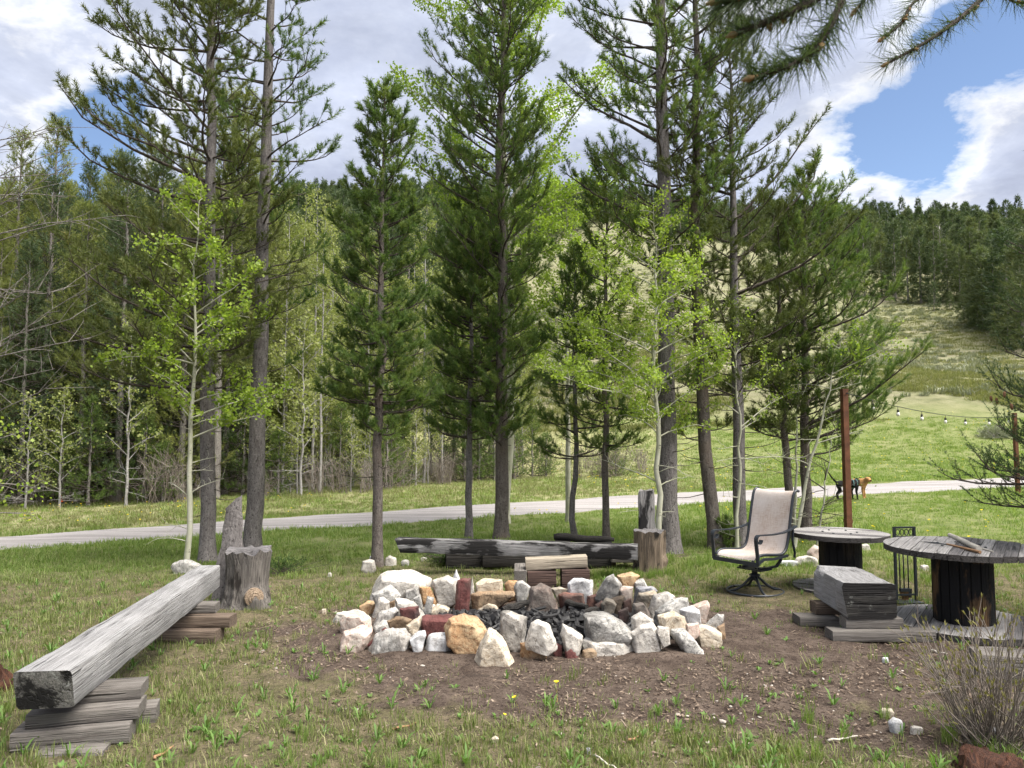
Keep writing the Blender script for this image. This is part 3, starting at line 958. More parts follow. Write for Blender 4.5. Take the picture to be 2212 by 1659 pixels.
def tubes(paths, sides):
    """many polylines (pts, radii) of one point count each -> arrays"""
    VV = []; FF = []; o = 0
    cs = np.cos(np.arange(sides) * 2 * np.pi / sides); sn = np.sin(np.arange(sides) * 2 * np.pi / sides)
    for P, R in paths:
        P = np.asarray(P, float); n = len(P); R = np.asarray(R, float)
        d = np.empty_like(P); d[1:-1] = P[2:] - P[:-2]; d[0] = P[1] - P[0]; d[-1] = P[-1] - P[-2]
        d = nrmz(d)
        ref = np.array([.31, .74, .1]) if abs(d[0, 2]) > .8 else np.array([.05, .1, 1.])
        a = nrmz(ref - d * (d @ ref)[:, None]); b = np.cross(d, a)
        V = P[:, None] + (a[:, None] * cs[None, :, None] + b[:, None] * sn[None, :, None]) * R[:, None, None]
        VV.append(V.reshape(-1, 3))
        i = np.arange(n - 1)[:, None] * sides; k = np.arange(sides)[None]; k2 = (k + 1) % sides
        FF.append(np.stack([i + k, i + k2, i + sides + k2, i + sides + k], -1).reshape(-1, 4) + o)
        o += n * sides
    return np.vstack(VV), np.vstack(FF)

def needles(P, D, L, nn, nl, nw, rng, spread=(.5, 1.1)):
    """needle triangles around shoots: origins P, directions D, lengths L"""
    n = len(P); P = np.asarray(P); D = nrmz(np.asarray(D)); L = np.asarray(L)
    ref = np.where(np.abs(D[:, 2:3]) > .9, np.array([[1., 0, 0]]), np.array([[0, 0, 1.]]))
    A = nrmz(np.cross(D, ref)); B = np.cross(D, A)
    t = rng.uniform(0, 1, (n, nn)); az = rng.uniform(0, 6.283, (n, nn)); sp = rng.uniform(*spread, (n, nn))
    radial = A[:, None] * np.cos(az)[..., None] + B[:, None] * np.sin(az)[..., None]
    tang = -A[:, None] * np.sin(az)[..., None] + B[:, None] * np.cos(az)[..., None]
    base = P[:, None] + D[:, None] * (t * L[:, None])[..., None]
    nd = D[:, None] * np.cos(sp)[..., None] + radial * np.sin(sp)[..., None]
    ln = nl * rng.uniform(.7, 1.2, (n, nn))[..., None]
    rot = rng.uniform(0, 3.14, (n, nn))[..., None]
    sd_ = tang * np.cos(rot) + np.cross(nd, tang) * np.sin(rot)
    w = nw * rng.uniform(.7, 1.2, (n, nn))[..., None] / 2
    V = np.stack([base - sd_ * w, base + sd_ * w, base + nd * ln], 2).reshape(-1, 3)
    T = np.arange(len(V)).reshape(-1, 3)
    rs = rng.uniform(0, 1, (n, 1)) * .7 + rng.uniform(0, 1, (n, nn)) * .3
    return V, T, np.repeat(rs.ravel(), 3)

def leaves(P, size, rng, up=.3):
    n = len(P); P = np.asarray(P)
    N_ = nrmz(rng.normal(size=(n, 3)) + np.array([0, 0, up])); a = nrmz(np.cross(N_, rng.normal(size=(n, 3)))); b = np.cross(N_, a)
    s = (size * .86 * rng.uniform(.6, 1.25, n))[:, None]
    V = np.stack([P - a * s * .5, P - b * s * .46 + a * s * .05, P + a * s * .55 + N_ * s * .1, P + b * s * .46 + a * s * .05], 1).reshape(-1, 3)
    T = np.arange(len(V)).reshape(-1, 4)
    return V, T, np.repeat(rng.uniform(0, 1, n), 4)

def conifer(seed, h, r0, cb, R, shape=None, lean=None, whorl=.38, nb=5, slope=.22, tw=5.0, nn=26, nl=.06, nw=.006, shoot=.15, spacing=.11, bare=.25,
            side=0.0, side_az=0.0, extra=(), sides=9, twl=.42, dead=0, wob=.014, droop=.14, top_shape=None):
    near_ = .05 < nl < .08
    nn = int(nn * (2.25 if near_ else 1.35)); nw = nw * (1.45 if nl > .05 else 1.5); nl = nl * (1.3 if near_ else 1.15); spacing = spacing * (1.45 if near_ else 1)
    if near_: R = R * .86; whorl = whorl * 1.08
    rng = np.random.default_rng(seed)
    zz = np.concatenate([[-.08, 0, .12, .35], np.linspace(.7, h, 15)])
    ox = np.zeros_like(zz); oy = np.zeros_like(zz)
    if lean:
        lz = [q[0] for q in lean]
        ox = np.interp(zz, lz, [q[1] for q in lean]); oy = np.interp(zz, lz, [q[2] for q in lean])
    wx = rng.normal(0, wob, len(zz)) * np.clip(zz, 0, 1.); wx[:3] = 0
    ox = ox + wx; oy = oy + rng.normal(0, wob, len(zz)) * np.clip(zz, 0, 1.)
    tp = np.stack([ox, oy, zz], -1)
    tr = r0 * np.clip(1 - np.clip(zz, 0, h) / h, .015, 1) ** .72
    tr[:3] *= [1.45, 1.35, 1.15]
    trunk = tubes([(tp, tr)], sides)
    if shape is None: shape = lambda t: (1 - t) ** .75 * (.75 + .25 * min(1, t * 6)) + .06
    paths = []; SP = []; SD = []; SL = []
    def branch(z, az, L, sl, rb, foliage=True, bare_=bare):
        b0 = np.array([np.interp(z, zz, ox), np.interp(z, zz, oy), z])
        n = 7; s = np.linspace(0, 1, n)
        dirh = np.array([math.cos(az), math.sin(az)])
        perp = np.array([-dirh[1], dirh[0]])
        bend = rng.normal(0, .2) * L
        up_ = L * (sl * s - droop * s ** 2 + (droop + .14) * s ** 3)
        hp = dirh * (L * s * (1 - .06 * s))[:, None] + perp * (bend * s ** 2)[:, None] + rng.normal(0, .025 * L, (n, 2)) * s[:, None]
        P = np.column_stack([b0[0] + hp[:, 0], b0[1] + hp[:, 1], b0[2] + up_])
        rr = rb * (1 - .8 * s) + .0015
        paths.append((P, rr))
        if not foliage: return
        nt = max(2, int(L * tw * 2))
        for k in range(nt):
            q = bare_ + (1 - bare_) * (k + rng.uniform(.2, .8)) / nt
            p = np.array([np.interp(q, s, P[:, i]) for i in range(3)])
            i0 = min(int(q * (n - 1)), n - 2); bd = nrmz(P[i0 + 1] - P[i0])
            sg = 1 if k % 2 else -1
            td = bd * rng.uniform(.55, 1.0) + sg * np.array([perp[0], perp[1], 0]) * rng.uniform(.3, .95) + np.array([0, 0, rng.uniform(.05, .6)])
            td = nrmz(td)
            tl = twl * rng.uniform(.5, 1.15) * min(1, .35 + L * .6) * (1.15 - .6 * q)
            e = p + td * tl + np.array([0, 0, .12 * tl])
            m = (p + e) / 2 - np.array([0, 0, .03 * tl])
            paths.append((np.array([p, m, e]), np.array([.0045, .0035, .002]) * (.7 + .3 * min(2, rb / .012))))
            ns = max(1, int(tl / spacing))
            for j in range(ns):
                u = (j + .6) / ns
                c = p * (1 - u) + e * u
                for _q in range(1):
                    d = td * .6 + rng.normal(0, .4, 3) + np.array([0, 0, .5])
                    SP.append(c); SD.append(d); SL.append(shoot * rng.uniform(.7, 1.2))
            SP.append(e - td * .02); SD.append(td + np.array([0, 0, .35])); SL.append(shoot * rng.uniform(.8, 1.25))
        SP.append(P[-1] - nrmz(P[-1] - P[-2]) * .05); SD.append(P[-1] - P[-2]); SL.append(shoot * 1.2)
    z = cb
    while z < h - .12:
        t = (z - cb) / (h - cb)
        k = max(3, int(round(nb * rng.uniform(.7, 1.25))))
        a0 = rng.uniform(0, 6.283)
        for i in range(k):
            az = a0 + i * 6.283 / k + rng.normal(0, .25)
            L = R * shape(t) * (.38 + .85 * rng.uniform() ** .7) * (1 + side * math.cos(az - side_az))
            if L < .08: L = .08
            branch(z + rng.normal(0, .06), az, L, slope + .75 * t ** 1.5 + rng.normal(0, .14), .006 + .011 * L)
        z += whorl * rng.uniform(.7, 1.25) * (1 - .35 * t)
    for (ez, eaz, eL, esl, erb) in extra:
        branch(ez, eaz, eL, esl, erb, bare_=.3)
    for k in range(dead):
        branch(rng.uniform(.25, 1) * cb, rng.uniform(0, 6.283), rng.uniform(.25, .7), rng.uniform(-.3, .2), .006, False)
    # leader
    topp = tp[-1]
    for k in range(3):
        SP.append(topp - np.array([0, 0, .1 * k + .1])); SD.append(np.array([0, 0, 1.]) + rng.normal(0, .1, 3)); SL.append(shoot * 1.4)
    limb = tubes(paths, 4)
    cr = needles(np.array(SP), np.array(SD), np.array(SL), nn, nl, nw, rng)
    return trunk, limb, cr

def aspen(seed, h, r0, cb, R, nbr=26, leaf=.045, per=26, lean=None, slope=.9, shape=None, sides=8, extra=(), bottom_bare=0, clump=.07, side=0, side_az=0):
    rng = np.random.default_rng(seed)
    zz = np.concatenate([[-.08, 0, .15], np.linspace(.5, h, 14)])
    ox = np.zeros_like(zz); oy = np.zeros_like(zz)
    if lean:
        lz = [q[0] for q in lean]
        ox = np.interp(zz, lz, [q[1] for q in lean]); oy = np.interp(zz, lz, [q[2] for q in lean])
    ox = ox + rng.normal(0, .018, len(zz)) * np.clip(zz, 0, 1); oy = oy + rng.normal(0, .018, len(zz)) * np.clip(zz, 0, 1)
    tp = np.stack([ox, oy, zz], -1); tr = r0 * np.clip(1 - np.clip(zz, 0, h) / h, .04, 1) ** .8; tr[:2] *= 1.25
    trunk = tubes([(tp, tr)], sides)
    if shape is None: shape = lambda t: (1 - t) ** .6 * (.6 + .4 * min(1, t * 4)) + .1
    paths = []; LP = []
    def branch(z, az, L, sl, rb, lv=True):
        b0 = np.array([np.interp(z, zz, ox), np.interp(z, zz, oy), z])
        n = 6; s = np.linspace(0, 1, n); dh = np.array([math.cos(az), math.sin(az)]); pe = np.array([-dh[1], dh[0]])
        bend = rng.normal(0, .3) * L
        hp = dh * (L * s)[:, None] + pe * (bend * s ** 2)[:, None] + rng.normal(0, .02 * L, (n, 2)) * s[:, None]
        P = np.column_stack([b0[0] + hp[:, 0], b0[1] + hp[:, 1], b0[2] + L * (sl * s - (.15 + .35 * sl) * s ** 2 * abs(rng.normal(.5, .5))) + rng.normal(0, .015 * L, n) * s])
        paths.append((P, rb * (1 - .8 * s) + .0012))
        nt = max(3, int(L * 9))
        for k in range(nt):
            q = .22 + .78 * (k + rng.uniform(.1, .9)) / nt
            p = np.array([np.interp(q, s, P[:, i]) for i in range(3)])
            td = nrmz(np.array([dh[0], dh[1], sl]) * .6 + rng.normal(0, .55, 3) + np.array([0, 0, .3]))
            tl = rng.uniform(.12, .42) * min(1, .4 + .5 * L)
            e = p + td * tl
            paths.append((np.array([p, (p + e) / 2 + rng.normal(0, .01, 3), e]), np.array([.003, .0022, .0013])))
            if lv:
                m = max(2, int(per * tl * 4.6))
                u = rng.uniform(.15, 1.05, m)[:, None]
                LP.append(p * (1 - u) + e * u + rng.normal(0, clump * .55, (m, 3)))
        if lv:
            LP.append(P[-1] + rng.normal(0, clump, (4, 3)))
    for k in range(nbr):
        t = (k + rng.uniform(0, 1)) / nbr
        z = cb + (h - cb) * t * .97; az = k * 2.4 + rng.normal(0, .4)
        branch(z, az, max(.12, R * shape(t) * rng.uniform(.6, 1.15) * (1 + side * math.cos(az - side_az))), slope * rng.uniform(.6, 1.2), .004 + .007 * R * shape(t))
    for (ez, eaz, eL, esl, erb, lv) in extra: branch(ez, eaz, eL, esl, erb, lv)
    for k in range(bottom_bare):
        branch(rng.uniform(.2, cb), rng.uniform(0, 6.283), rng.uniform(.2, .55), rng.uniform(-.2, .6), .005, False)
    lp = np.vstack(LP) if LP else np.zeros((1, 3))
    return trunk, tubes(paths, 4), leaves(lp, leaf, rng)

def plant_tree(name, label, cat, loc, data, m_trunk, m_limb, m_leaf, rz=0.0, group=None, leaf_n=3, crown='crown'):
    root = thing(name, label, cat, loc, rz, group)
    (tv, tf), (lv, lf), (cv, ct, ca) = data
    mobj('trunk', np_mesh(name + '_trunk', tv, tf, None, True, 4), MATS[m_trunk], root)
    mobj('branches', np_mesh(name + '_limbs', lv, lf, None, True, 4), MATS[m_limb], root)
    mobj(crown, np_mesh(name + '_crown', cv, ct, {'rnd': ca}, False, leaf_n), MATS[m_leaf], root)
    return root

def lean_px(base, pts):
    """lean control points from picture points at the depth of the base: [(z, dx, dy)]"""
    out = [(-1, 0, 0), (0, 0, 0)]
    for dx, dy in pts:
        p = dp(dx, dy, base.y)
        out.append((p.z - base.z, p.x - base.x, 0))
    l = out[-1]; k = out[-2]
    out.append((l[0] + 6, l[1] + (l[1] - k[1]) / max(.5, l[0] - k[0]) * 6, 0))
    return out

def ztop(base, dy):
    return dp(1106, dy, base.y).z - base.z

GN_ = 'pines standing along the road side of the fire pit'
wide = lambda t: (1 - t) ** .6 * (.8 + .2 * min(1, t * 5)) + .05

def near_trees():
    # tall pine behind the bark-backed stump chair (left)
    b = gh(448, 1214)
    plant_tree('pine_tree', 'tall pine with long drooping limbs, directly behind the leaning bark slab', 'pine tree', b,
               conifer(1, 11.5, .105, 2.35, 1.75, wide, lean_px(b, [(450, 800), (455, 300), (458, 20)]), whorl=.36, nb=5, tw=4.6, nn=26, side=.35, side_az=math.pi, slope=.12, dead=10, nw=.0065,
                       extra=[(2.4, 3.0, 1.75, .05, .026), (2.9, 3.3, 1.8, .02, .026), (5.6, 3.14, 1.7, .45, .022), (4.3, 3.3, 1.6, .25, .02)]),
               'bark_grey', 'bark_twig', 'needle_olive', group=GN_)
    b = gh(545, 1204)
    plant_tree('pine_tree', 'tall grey-barked pine with bare lower trunk, right of the bark slab', 'pine tree', b,
               conifer(2, 12, .125, 4.7, 1.15, lambda t: .75 + .3 * math.sin(t * 3) - .5 * t * t, lean_px(b, [(563, 700), (575, 300), (585, 20)]), whorl=.42, nb=4, tw=3.4, nn=24, slope=.25, bare=.42, dead=22, twl=.36,
                       extra=[(3.4, .3, .7, .3, .01), (2.9, 2.8, .6, .1, .01), (4.1, .1, .9, .25, .012), (2.6, .5, .5, .2, .008), (3.7, 3.3, .8, .15, .01)]),
               'bark_grey', 'bark_twig', 'needle', group=GN_)
    b = gh(815, 1224)
    plant_tree('pine_tree', 'young pine with complete pointed crown, standing left of the charred bench', 'pine tree', b,
               conifer(3, ztop(b, 178), .072, 1.72, .82, lambda t: (1 - t) ** .55 * (.9 + .1 * min(1, t * 5)) + .04, lean_px(b, [(822, 700), (830, 300)]), whorl=.22, nb=6, tw=5.5, nn=30, slope=.1, bare=.15, twl=.36, shoot=.13, spacing=.085, dead=3, nl=.055),
               'bark_brown', 'bark_twig', 'needle', group=GN_)
    b = gh(1013, 1164)
    plant_tree('pine_tree', 'slim dense young pine, its thin trunk left of the thicker orange-flanked pine', 'pine tree', b,
               conifer(4, ztop(b, 420), .062, 1.65, .98, lambda t: (1 - t) ** .5 * .95 + .05, lean_px(b, [(1016, 800)]), whorl=.24, nb=6, tw=5.2, nn=28, slope=.08, bare=.15, twl=.4, spacing=.09, nl=.058),
               'bark_grey', 'bark_twig', 'needle', group=GN_)
    b = gh(1083, 1164)
    plant_tree('pine_tree', 'tall thick-crowned pine with orange-brown lower bark behind the charred bench', 'pine tree', b,
               conifer(5, 11.5, .115, 1.6, 1.25, lambda t: (.75 + .35 * math.sin(t * 3.1)) * (1 - t) ** .3, lean_px(b, [(1085, 700), (1080, 300), (1090, 20)]), whorl=.3, nb=6, tw=4.6, nn=26, slope=.16, side=.3, side_az=math.pi, bare=.2, twl=.45),
               'bark_brown', 'bark_twig', 'needle', group=GN_)
    b = gh(1243, 1170)
    plant_tree('pine_tree', 'thin pine with a crooked trunk, between the charred bench and the slim straight pine', 'pine tree', b,
               conifer(6, ztop(b, 540), .05, 1.35, .8, lambda t: (1 - t) ** .55 * .95 + .05, lean_px(b, [(1232, 1100), (1243, 1010), (1241, 800)]), whorl=.3, nb=5, tw=4.2, nn=24, slope=.05, bare=.2, twl=.38),
               'bark_grey', 'bark_twig', 'needle', group=GN_)
    b = gh(1310, 1176)
    plant_tree('pine_tree', 'slim straight pine rising behind the right end of the charred bench', 'pine tree', b,
               conifer(7, ztop(b, 330), .058, 1.5, .75, lambda t: (1 - t) ** .5 * .9 + .08, lean_px(b, [(1306, 800), (1310, 500)]), whorl=.36, nb=5, tw=4.2, nn=24, slope=.1, bare=.2),
               'bark_brown', 'bark_twig', 'needle', group=GN_)
    b = gh(1447, 1192)
    plant_tree('pine_tree', 'thickest dark-trunked pine directly behind the round stump chair', 'pine tree', b,
               conifer(8, 12.5, .145, 4.1, 1.55, lambda t: .75 + .3 * math.sin(t * 3) - .55 * t * t, lean_px(b, [(1438, 700), (1430, 300), (1424, 20)]), whorl=.36, nb=5, tw=4.2, nn=26, slope=.22, bare=.3, dead=12,
                       extra=[(4.7, 3.0, 1.6, .5, .03), (5.9, 3.2, 1.5, .55, .03), (5.0, .2, 1.2, .3, .02), (1.75, .6, .6, .0, .01), (1.9, 2.7, .6, -.05, .01), (2.3, 5.2, .6, .0, .01)]),
               'bark_grey', 'bark_twig', 'needle', group=GN_)
    b = gh(1547, 1184)
    plant_tree('pine_tree', 'pine leaning left, its trunk just left of the swivel chair', 'pine tree', b,
               conifer(9, 11, .105, 2.9, 1.1, lambda t: (.7 + .4 * math.sin(t * 3)) * (1 - t) ** .3, lean_px(b, [(1525, 1000), (1507, 700), (1503, 400), (1500, 50)]), whorl=.42, nb=4, tw=4, nn=24, slope=.2, bare=.3, dead=8,
                       extra=[(1.55, 3.6, .45, .1, .01), (1.7, .4, .5, .05, .01), (2.1, 3.2, .7, .1, .012), (2.2, .2, .7, .1, .012)]),
               'bark_brown', 'bark_twig', 'needle_olive', group=GN_)
    b = gh(1600, 1184)
    plant_tree('pine_tree', 'pine with long limbs rising to the right, trunk behind the swivel chair', 'pine tree', b,
               conifer(10, ztop(b, 60), .1, 2.2, 1.15, lambda t: (.85 + .2 * math.sin(t * 3)) * (1 - t) ** .35, lean_px(b, [(1590, 800), (1583, 400), (1580, 100)]), whorl=.36, nb=5, tw=4.2, nn=24, slope=.14, bare=.3, dead=10,
                       extra=[(4.15, .1, 1.75, .95, .034), (3.7, -.1, 1.8, .42, .03), (4.8, .2, 1.4, 1.0, .024), (3.0, .2, 1.4, .35, .02), (5.2, 2.9, 1.0, .5, .02)]),
               'bark_grey', 'bark_twig', 'needle_olive', group=GN_)
    b = gh(1716, 1168)
    plant_tree('pine_tree', 'slim dark pine leaning left behind the back of the swivel chair', 'pine tree', b,
               conifer(11, ztop(b, 450), .07, 1.55, .95, lambda t: (1 - t) ** .5 * .9 + .08, lean_px(b, [(1698, 1000), (1685, 800), (1682, 600)]), whorl=.34, nb=5, tw=4.4, nn=24, slope=.12, bare=.2),
               'bark_brown', 'bark_twig', 'needle_olive', group=GN_)
    b = gh(1742, 1166)
    plant_tree('pine_tree', 'bushy pine sweeping low limbs to the right over the rust-brown post', 'pine tree', b,
               conifer(12, ztop(b, 378), .085, 1.75, 1.3, lambda t: (1 - t) ** .6 + .05, lean_px(b, [(1738, 800), (1737, 500)]), whorl=.28, nb=5, tw=5, nn=26, slope=.16, side=.35, side_az=0.0, bare=.2, twl=.5,
                       extra=[(1.5, .05, 1.5, .35, .026), (1.75, -.2, 1.7, .5, .028), (1.3, .15, 1.0, .1, .016), (2.1, .1, 1.6, .55, .024), (1.55, -.5, 1.2, .2, .018)]),
               'bark_brown', 'bark_twig', 'needle', group=GN_)
    # aspens
    b = gh(403, 1232)
    plant_tree('aspen_tree', 'small yellow-green aspen beside the far end of the long beam bench', 'aspen tree', b,
               aspen(21, ztop(b, 395), .038, 1.75, .95, 34, .05, 46, lean_px(b, [(412, 1050), (420, 700), (428, 420)]), slope=.85, bottom_bare=5,
                     extra=[(1.9, .2, 1.0, .55, .012, True), (1.65, .35, .9, .5, .012, True), (2.6, 2.9, 1.0, .35, .012, True), (.5, 2.8, .35, .3, .006, False), (.35, 3.3, .4, .4, .006, False), (.9, 2.9, .5, .8, .007, False)]),
               'bark_aspen', 'bark_aspen', 'aspen_leaf', leaf_n=4)
    b = gh(1424, 1204)
    plant_tree('aspen_tree', 'pale-stemmed leafy aspen in front of the thickest pine', 'aspen tree', b,
               aspen(22, ztop(b, 435), .045, 1.55, 1.25, 46, .043, 48, lean_px(b, [(1422, 1000), (1412, 760), (1414, 500)]), slope=.75, bottom_bare=6,
                     extra=[(1.0, 2.7, .9, .5, .01, False), (.95, .4, .6, .5, .008, False), (2.2, 3.0, 1.4, .5, .014, True), (2.0, 3.3, 1.5, .35, .014, True), (2.3, .1, 1.0, .5, .012, True)]),
               'bark_aspen', 'bark_aspen', 'aspen_leaf', leaf_n=4)
    b = gh(1090, 1130)
    plant_tree('aspen_tree', 'broad tall aspen spreading behind the thick-crowned pine', 'aspen tree', b,
               aspen(23, 12.5, .11, 3.6, 2.0, 60, .06, 34, lean_px(b, [(1108, 800), (1090, 400), (1085, 100)]), slope=1.15, shape=lambda t: (.75 + .45 * math.sin(t * 2.8)) * (1 - t) ** .25 + .1, clump=.1,
                     extra=[(5.4, .1, 2.2, 1.1, .04, True), (6.2, .0, 2.1, 1.4, .04, True), (6.0, 3.1, 1.9, 1.2, .03, True), (3.4, .3, 1.8, .35, .02, True), (3.2, 3.0, 1.7, .4, .02, True)]),
               'bark_aspen', 'bark_aspen', 'aspen_leaf', leaf_n=4)
    b = gh(1228, 1128)
    plant_tree('aspen_tree', 'leafy aspen filling the gap behind the crooked and straight slim pines', 'aspen tree', b,
               aspen(24, 6.2, .06, 2.4, 1.4, 40, .055, 36, None, slope=.8), 'bark_aspen', 'bark_aspen', 'aspen_leaf', leaf_n=4)
    b = gh(1592, 1192)
    plant_tree('aspen_tree', 'thin pale aspen sapling in front of the trunk behind the swivel chair', 'aspen tree', b,
               aspen(25, 3.6, .028, 1.7, .8, 14, .04, 22, lean_px(b, [(1597, 1000), (1590, 850), (1585, 700)]), slope=.8, bottom_bare=10, extra=[(1.75, .3, 1.3, .8, .01, True), (1.3, .1, .9, .1, .008, False)]),
               'bark_aspen', 'bark_aspen', 'aspen_leaf', leaf_n=4)
    b = gh(1715, 1186)
    plant_tree('aspen_tree', 'slanting pale aspen sapling beside the chair back, leaning right past the post', 'aspen tree', b,
               aspen(26, 3.05, .03, 2.3, .7, 6, .04, 26, lean_px(b, [(1728, 1100), (1760, 960), (1806, 780)]), slope=.8, bottom_bare=12, extra=[(2.5, .1, 1.0, .5, .01, True), (1.5, .2, .8, .3, .008, False), (1.2, 3.0, .6, .4, .008, False)]),
               'bark_aspen', 'bark_aspen', 'aspen_leaf', leaf_n=4)
    b = gh(1716, 1178)
    plant_tree('aspen_tree', 'upright thin grey sapling with bare twigs between chair back and post', 'aspen tree', b,
               aspen(27, 2.6, .024, 1.9, .5, 5, .035, 8, lean_px(b, [(1720, 1000), (1726, 850)]), slope=1, bottom_bare=14), 'bark_aspen', 'bark_twig', 'aspen_leaf', leaf_n=4)
    b = gh(1765, 1180)
    plant_tree('aspen_tree', 'leaning bare sapling with small sprouting leaves just left of the rust-brown post', 'aspen tree', b,
               aspen(28, 1.9, .018, .6, .75, 9, .03, 3, lean_px(b, [(1790, 1000)]), slope=.6, bottom_bare=16), 'bark_aspen', 'bark_twig', 'aspen_leaf', leaf_n=4)
near_trees()

def edge_trees():
    # spruce whose trunk is just outside the right edge
    b = gh(2300, 1300); b.x, b.y = 5.05, 6.3; b.z = 0
    data = conifer(31, 4.6, .09, 1.2, 1.02, lambda t: (1 - t) ** .8 + .04, None, whorl=.2, nb=7, tw=7, nn=34, nl=.022, nw=.0045, shoot=.17, spacing=.075, slope=-.12, bare=.1, twl=.34, droop=.05)
    root = plant_tree('spruce_tree', 'blue-green spruce hung with brown cones at the right edge', 'spruce tree', b, data, 'bark_brown', 'bark_twig', 'needle_spruce')
    rng = np.random.default_rng(5)
    cm = MB().lathe([(.002, 0), (.009, -.006), (.0125, -.022), (.011, -.042), (.004, -.056)], 8).mesh('spruce_cone', True)
    cm.materials.append(MATS['cone_brown'])
    for k in range(16):
        a = rng.uniform(2.2, 4.4); d = rng.uniform(.62, .98); z = rng.uniform(1.75, 2.5)
        mobj('cone', cm, None, root, (math.cos(a) * d * (1 - .2 * (z - 1.7)), math.sin(a) * d * (1 - .2 * (z - 1.7)), z), (rng.normal(0, .15), rng.normal(0, .15), 0))
    # bare-twigged tree outside the left edge
    b = Vector((-5.15, 6.6, 0))
    ex = [(1.5 + .14 * k, rng.normal(0, .35), rng.uniform(.9, 1.6), rng.uniform(.15, .9), .007, False) for k in range(20)] + [(1.1, .05, .9, .5, .01, True), (1.5, -.2, .8, .6, .01, True), (.8, .2, .7, .6, .01, True)]
    plant_tree('leafing_tree', 'mostly bare tree reaching arching twigs in from the left edge', 'tree', b,
               aspen(33, 5.2, .06, 1.2, .9, 10, .04, 9, None, slope=.5, extra=ex, bottom_bare=6), 'bark_aspen', 'bark_far', 'aspen_leaf', leaf_n=4)
    # pine beside the photographer, its branch tips hang into the picture at upper right
    root = thing('pine_tree', 'near pine whose needled branch tips hang in at the upper right', 'pine tree', (2.7, .35, 0))
    L = root.location
    mb = MB(); mb.tube([Vector((0, 0, z)) + Vector((.02 * math.sin(z), .02 * math.cos(2 * z), 0)) for z in (-.1, 0, .3, 1, 2, 3, 4, 5)], [.2, .17, .15, .14, .125, .11, .09, .06], 12)
    mobj('trunk', mb.mesh('near_pine_trunk', True), MATS['bark_grey'], root)
    rng = np.random.default_rng(8)
    def px(pts): return [np.array(dp(x, y, Y)) - np.array(L) for x, y, Y in pts]
    limbs = [
        ([np.array([-.1, .05, 2.9])] + px([(1995, -190, 1.15), (1850, -75, 1.0), (1760, 0, .95), (1680, 38, .93), (1590, 72, .92)]), .011, 38, .056),
        (px([(1850, -75, 1.0), (1800, 45, .97), (1760, 112, .95), (1700, 146, .93), (1625, 168, .92)]), .006, 36, .056),
        (px([(1850, -75, 1.0), (1710, -25, .92), (1620, -5, .9), (1550, 5, .9)]), .006, 32, .056),
        (px([(1995, -190, 1.15), (1900, -40, 1.2), (1850, 20, 1.22)]), .004, 12, .05),
        ([np.array([-.1, .1, 3.05])] + px([(2290, -160, 1.75), (2150, -30, 1.6), (2075, 40, 1.55), (2000, 92, 1.5), (1915, 138, 1.48)]), .008, 44, .055),
        (px([(2150, -30, 1.6), (2040, -40, 1.55), (1965, 10, 1.5), (1950, 50, 1.48), (1905, 84, 1.46)]), .004, 20, .055),
        (px([(2150, -30, 1.6), (2190, 5, 1.62), (2230, 8, 1.62)]), .003, 10, .05),
    ]
    NV = []; NA = []; paths = []; buds = MB()
    for P, r, dens, nl in limbs:
        P = np.array(P)
        t = np.linspace(0, 1, len(P)); tt = np.linspace(0, 1, 22)
        Q = np.stack([np.interp(tt, t, P[:, i]) for i in range(3)], -1)
        for _ in range(2): Q[1:-1] = (Q[:-2] + 2 * Q[1:-1] + Q[2:]) / 4
        paths.append((Q, np.linspace(r, max(.0022, r * .35), 22)))
        sd0 = 6 if len(P) > 5 else 2
        seg = Q[1:] - Q[:-1]
        V, T, A = needles(Q[sd0:-1], seg[sd0:], np.linalg.norm(seg[sd0:], axis=1), dens, nl, .0017, rng, (.5, 1.25))
        NV.append(V); NA.append(A)
        buds.tube([Q[-1] - nrmz(seg[-1]) * .008, Q[-1] + nrmz(seg[-1]) * .006, Q[-1] + nrmz(seg[-1]) * .016], [.0025, .0045, .001], 6)
        for k in range(3):
            q = Q[rng.integers(8, 20)]
            buds.tube([q, q + rng.normal(0, .004, 3), q + rng.normal(0, .006, 3)], [.003, .0045, .002], 6)
    V = np.vstack(NV)
    tv, tf = tubes(paths, 6)
    mobj('branches', np_mesh('near_pine_limbs', tv, tf, None, True, 4), MATS['bark_twig'], root)
    mobj('crown', np_mesh('near_pine_needles', V, np.arange(len(V)).reshape(-1, 3), {'rnd': np.concatenate(NA)}), MATS['needle_dark'], root)
    mobj('buds', buds.mesh('near_pine_buds', True), MATS['bud_brown'], root)
edge_trees()

# ------------------------------------------------------------------ wood across the road
def proto(name, data, mt, ml, mc, leaf_n=3):
    """a tree as meshes only: (trunk, branches, crown)"""
    (tv, tf), (lv, lf), (cv, ct, ca) = data
    a = np_mesh(name + '_trunk', tv, tf, None, True, 4); a.materials.append(MATS[mt])
    b = np_mesh(name + '_limbs', lv, lf, None, True, 4); b.materials.append(MATS[ml])
    c = np_mesh(name + '_crown', cv, ct, {'rnd': ca}, False, leaf_n); c.materials.append(MATS[mc])
    return a, b, c

def stand(name, label, cat, group, meshes, loc, rz, s):
    r = thing(name, label, cat, loc, rz, group); r.scale = (s, s, s)
    for nm, me in zip(('trunk', 'branches', 'crown'), meshes): mobj(nm, me, None, r)
    return r

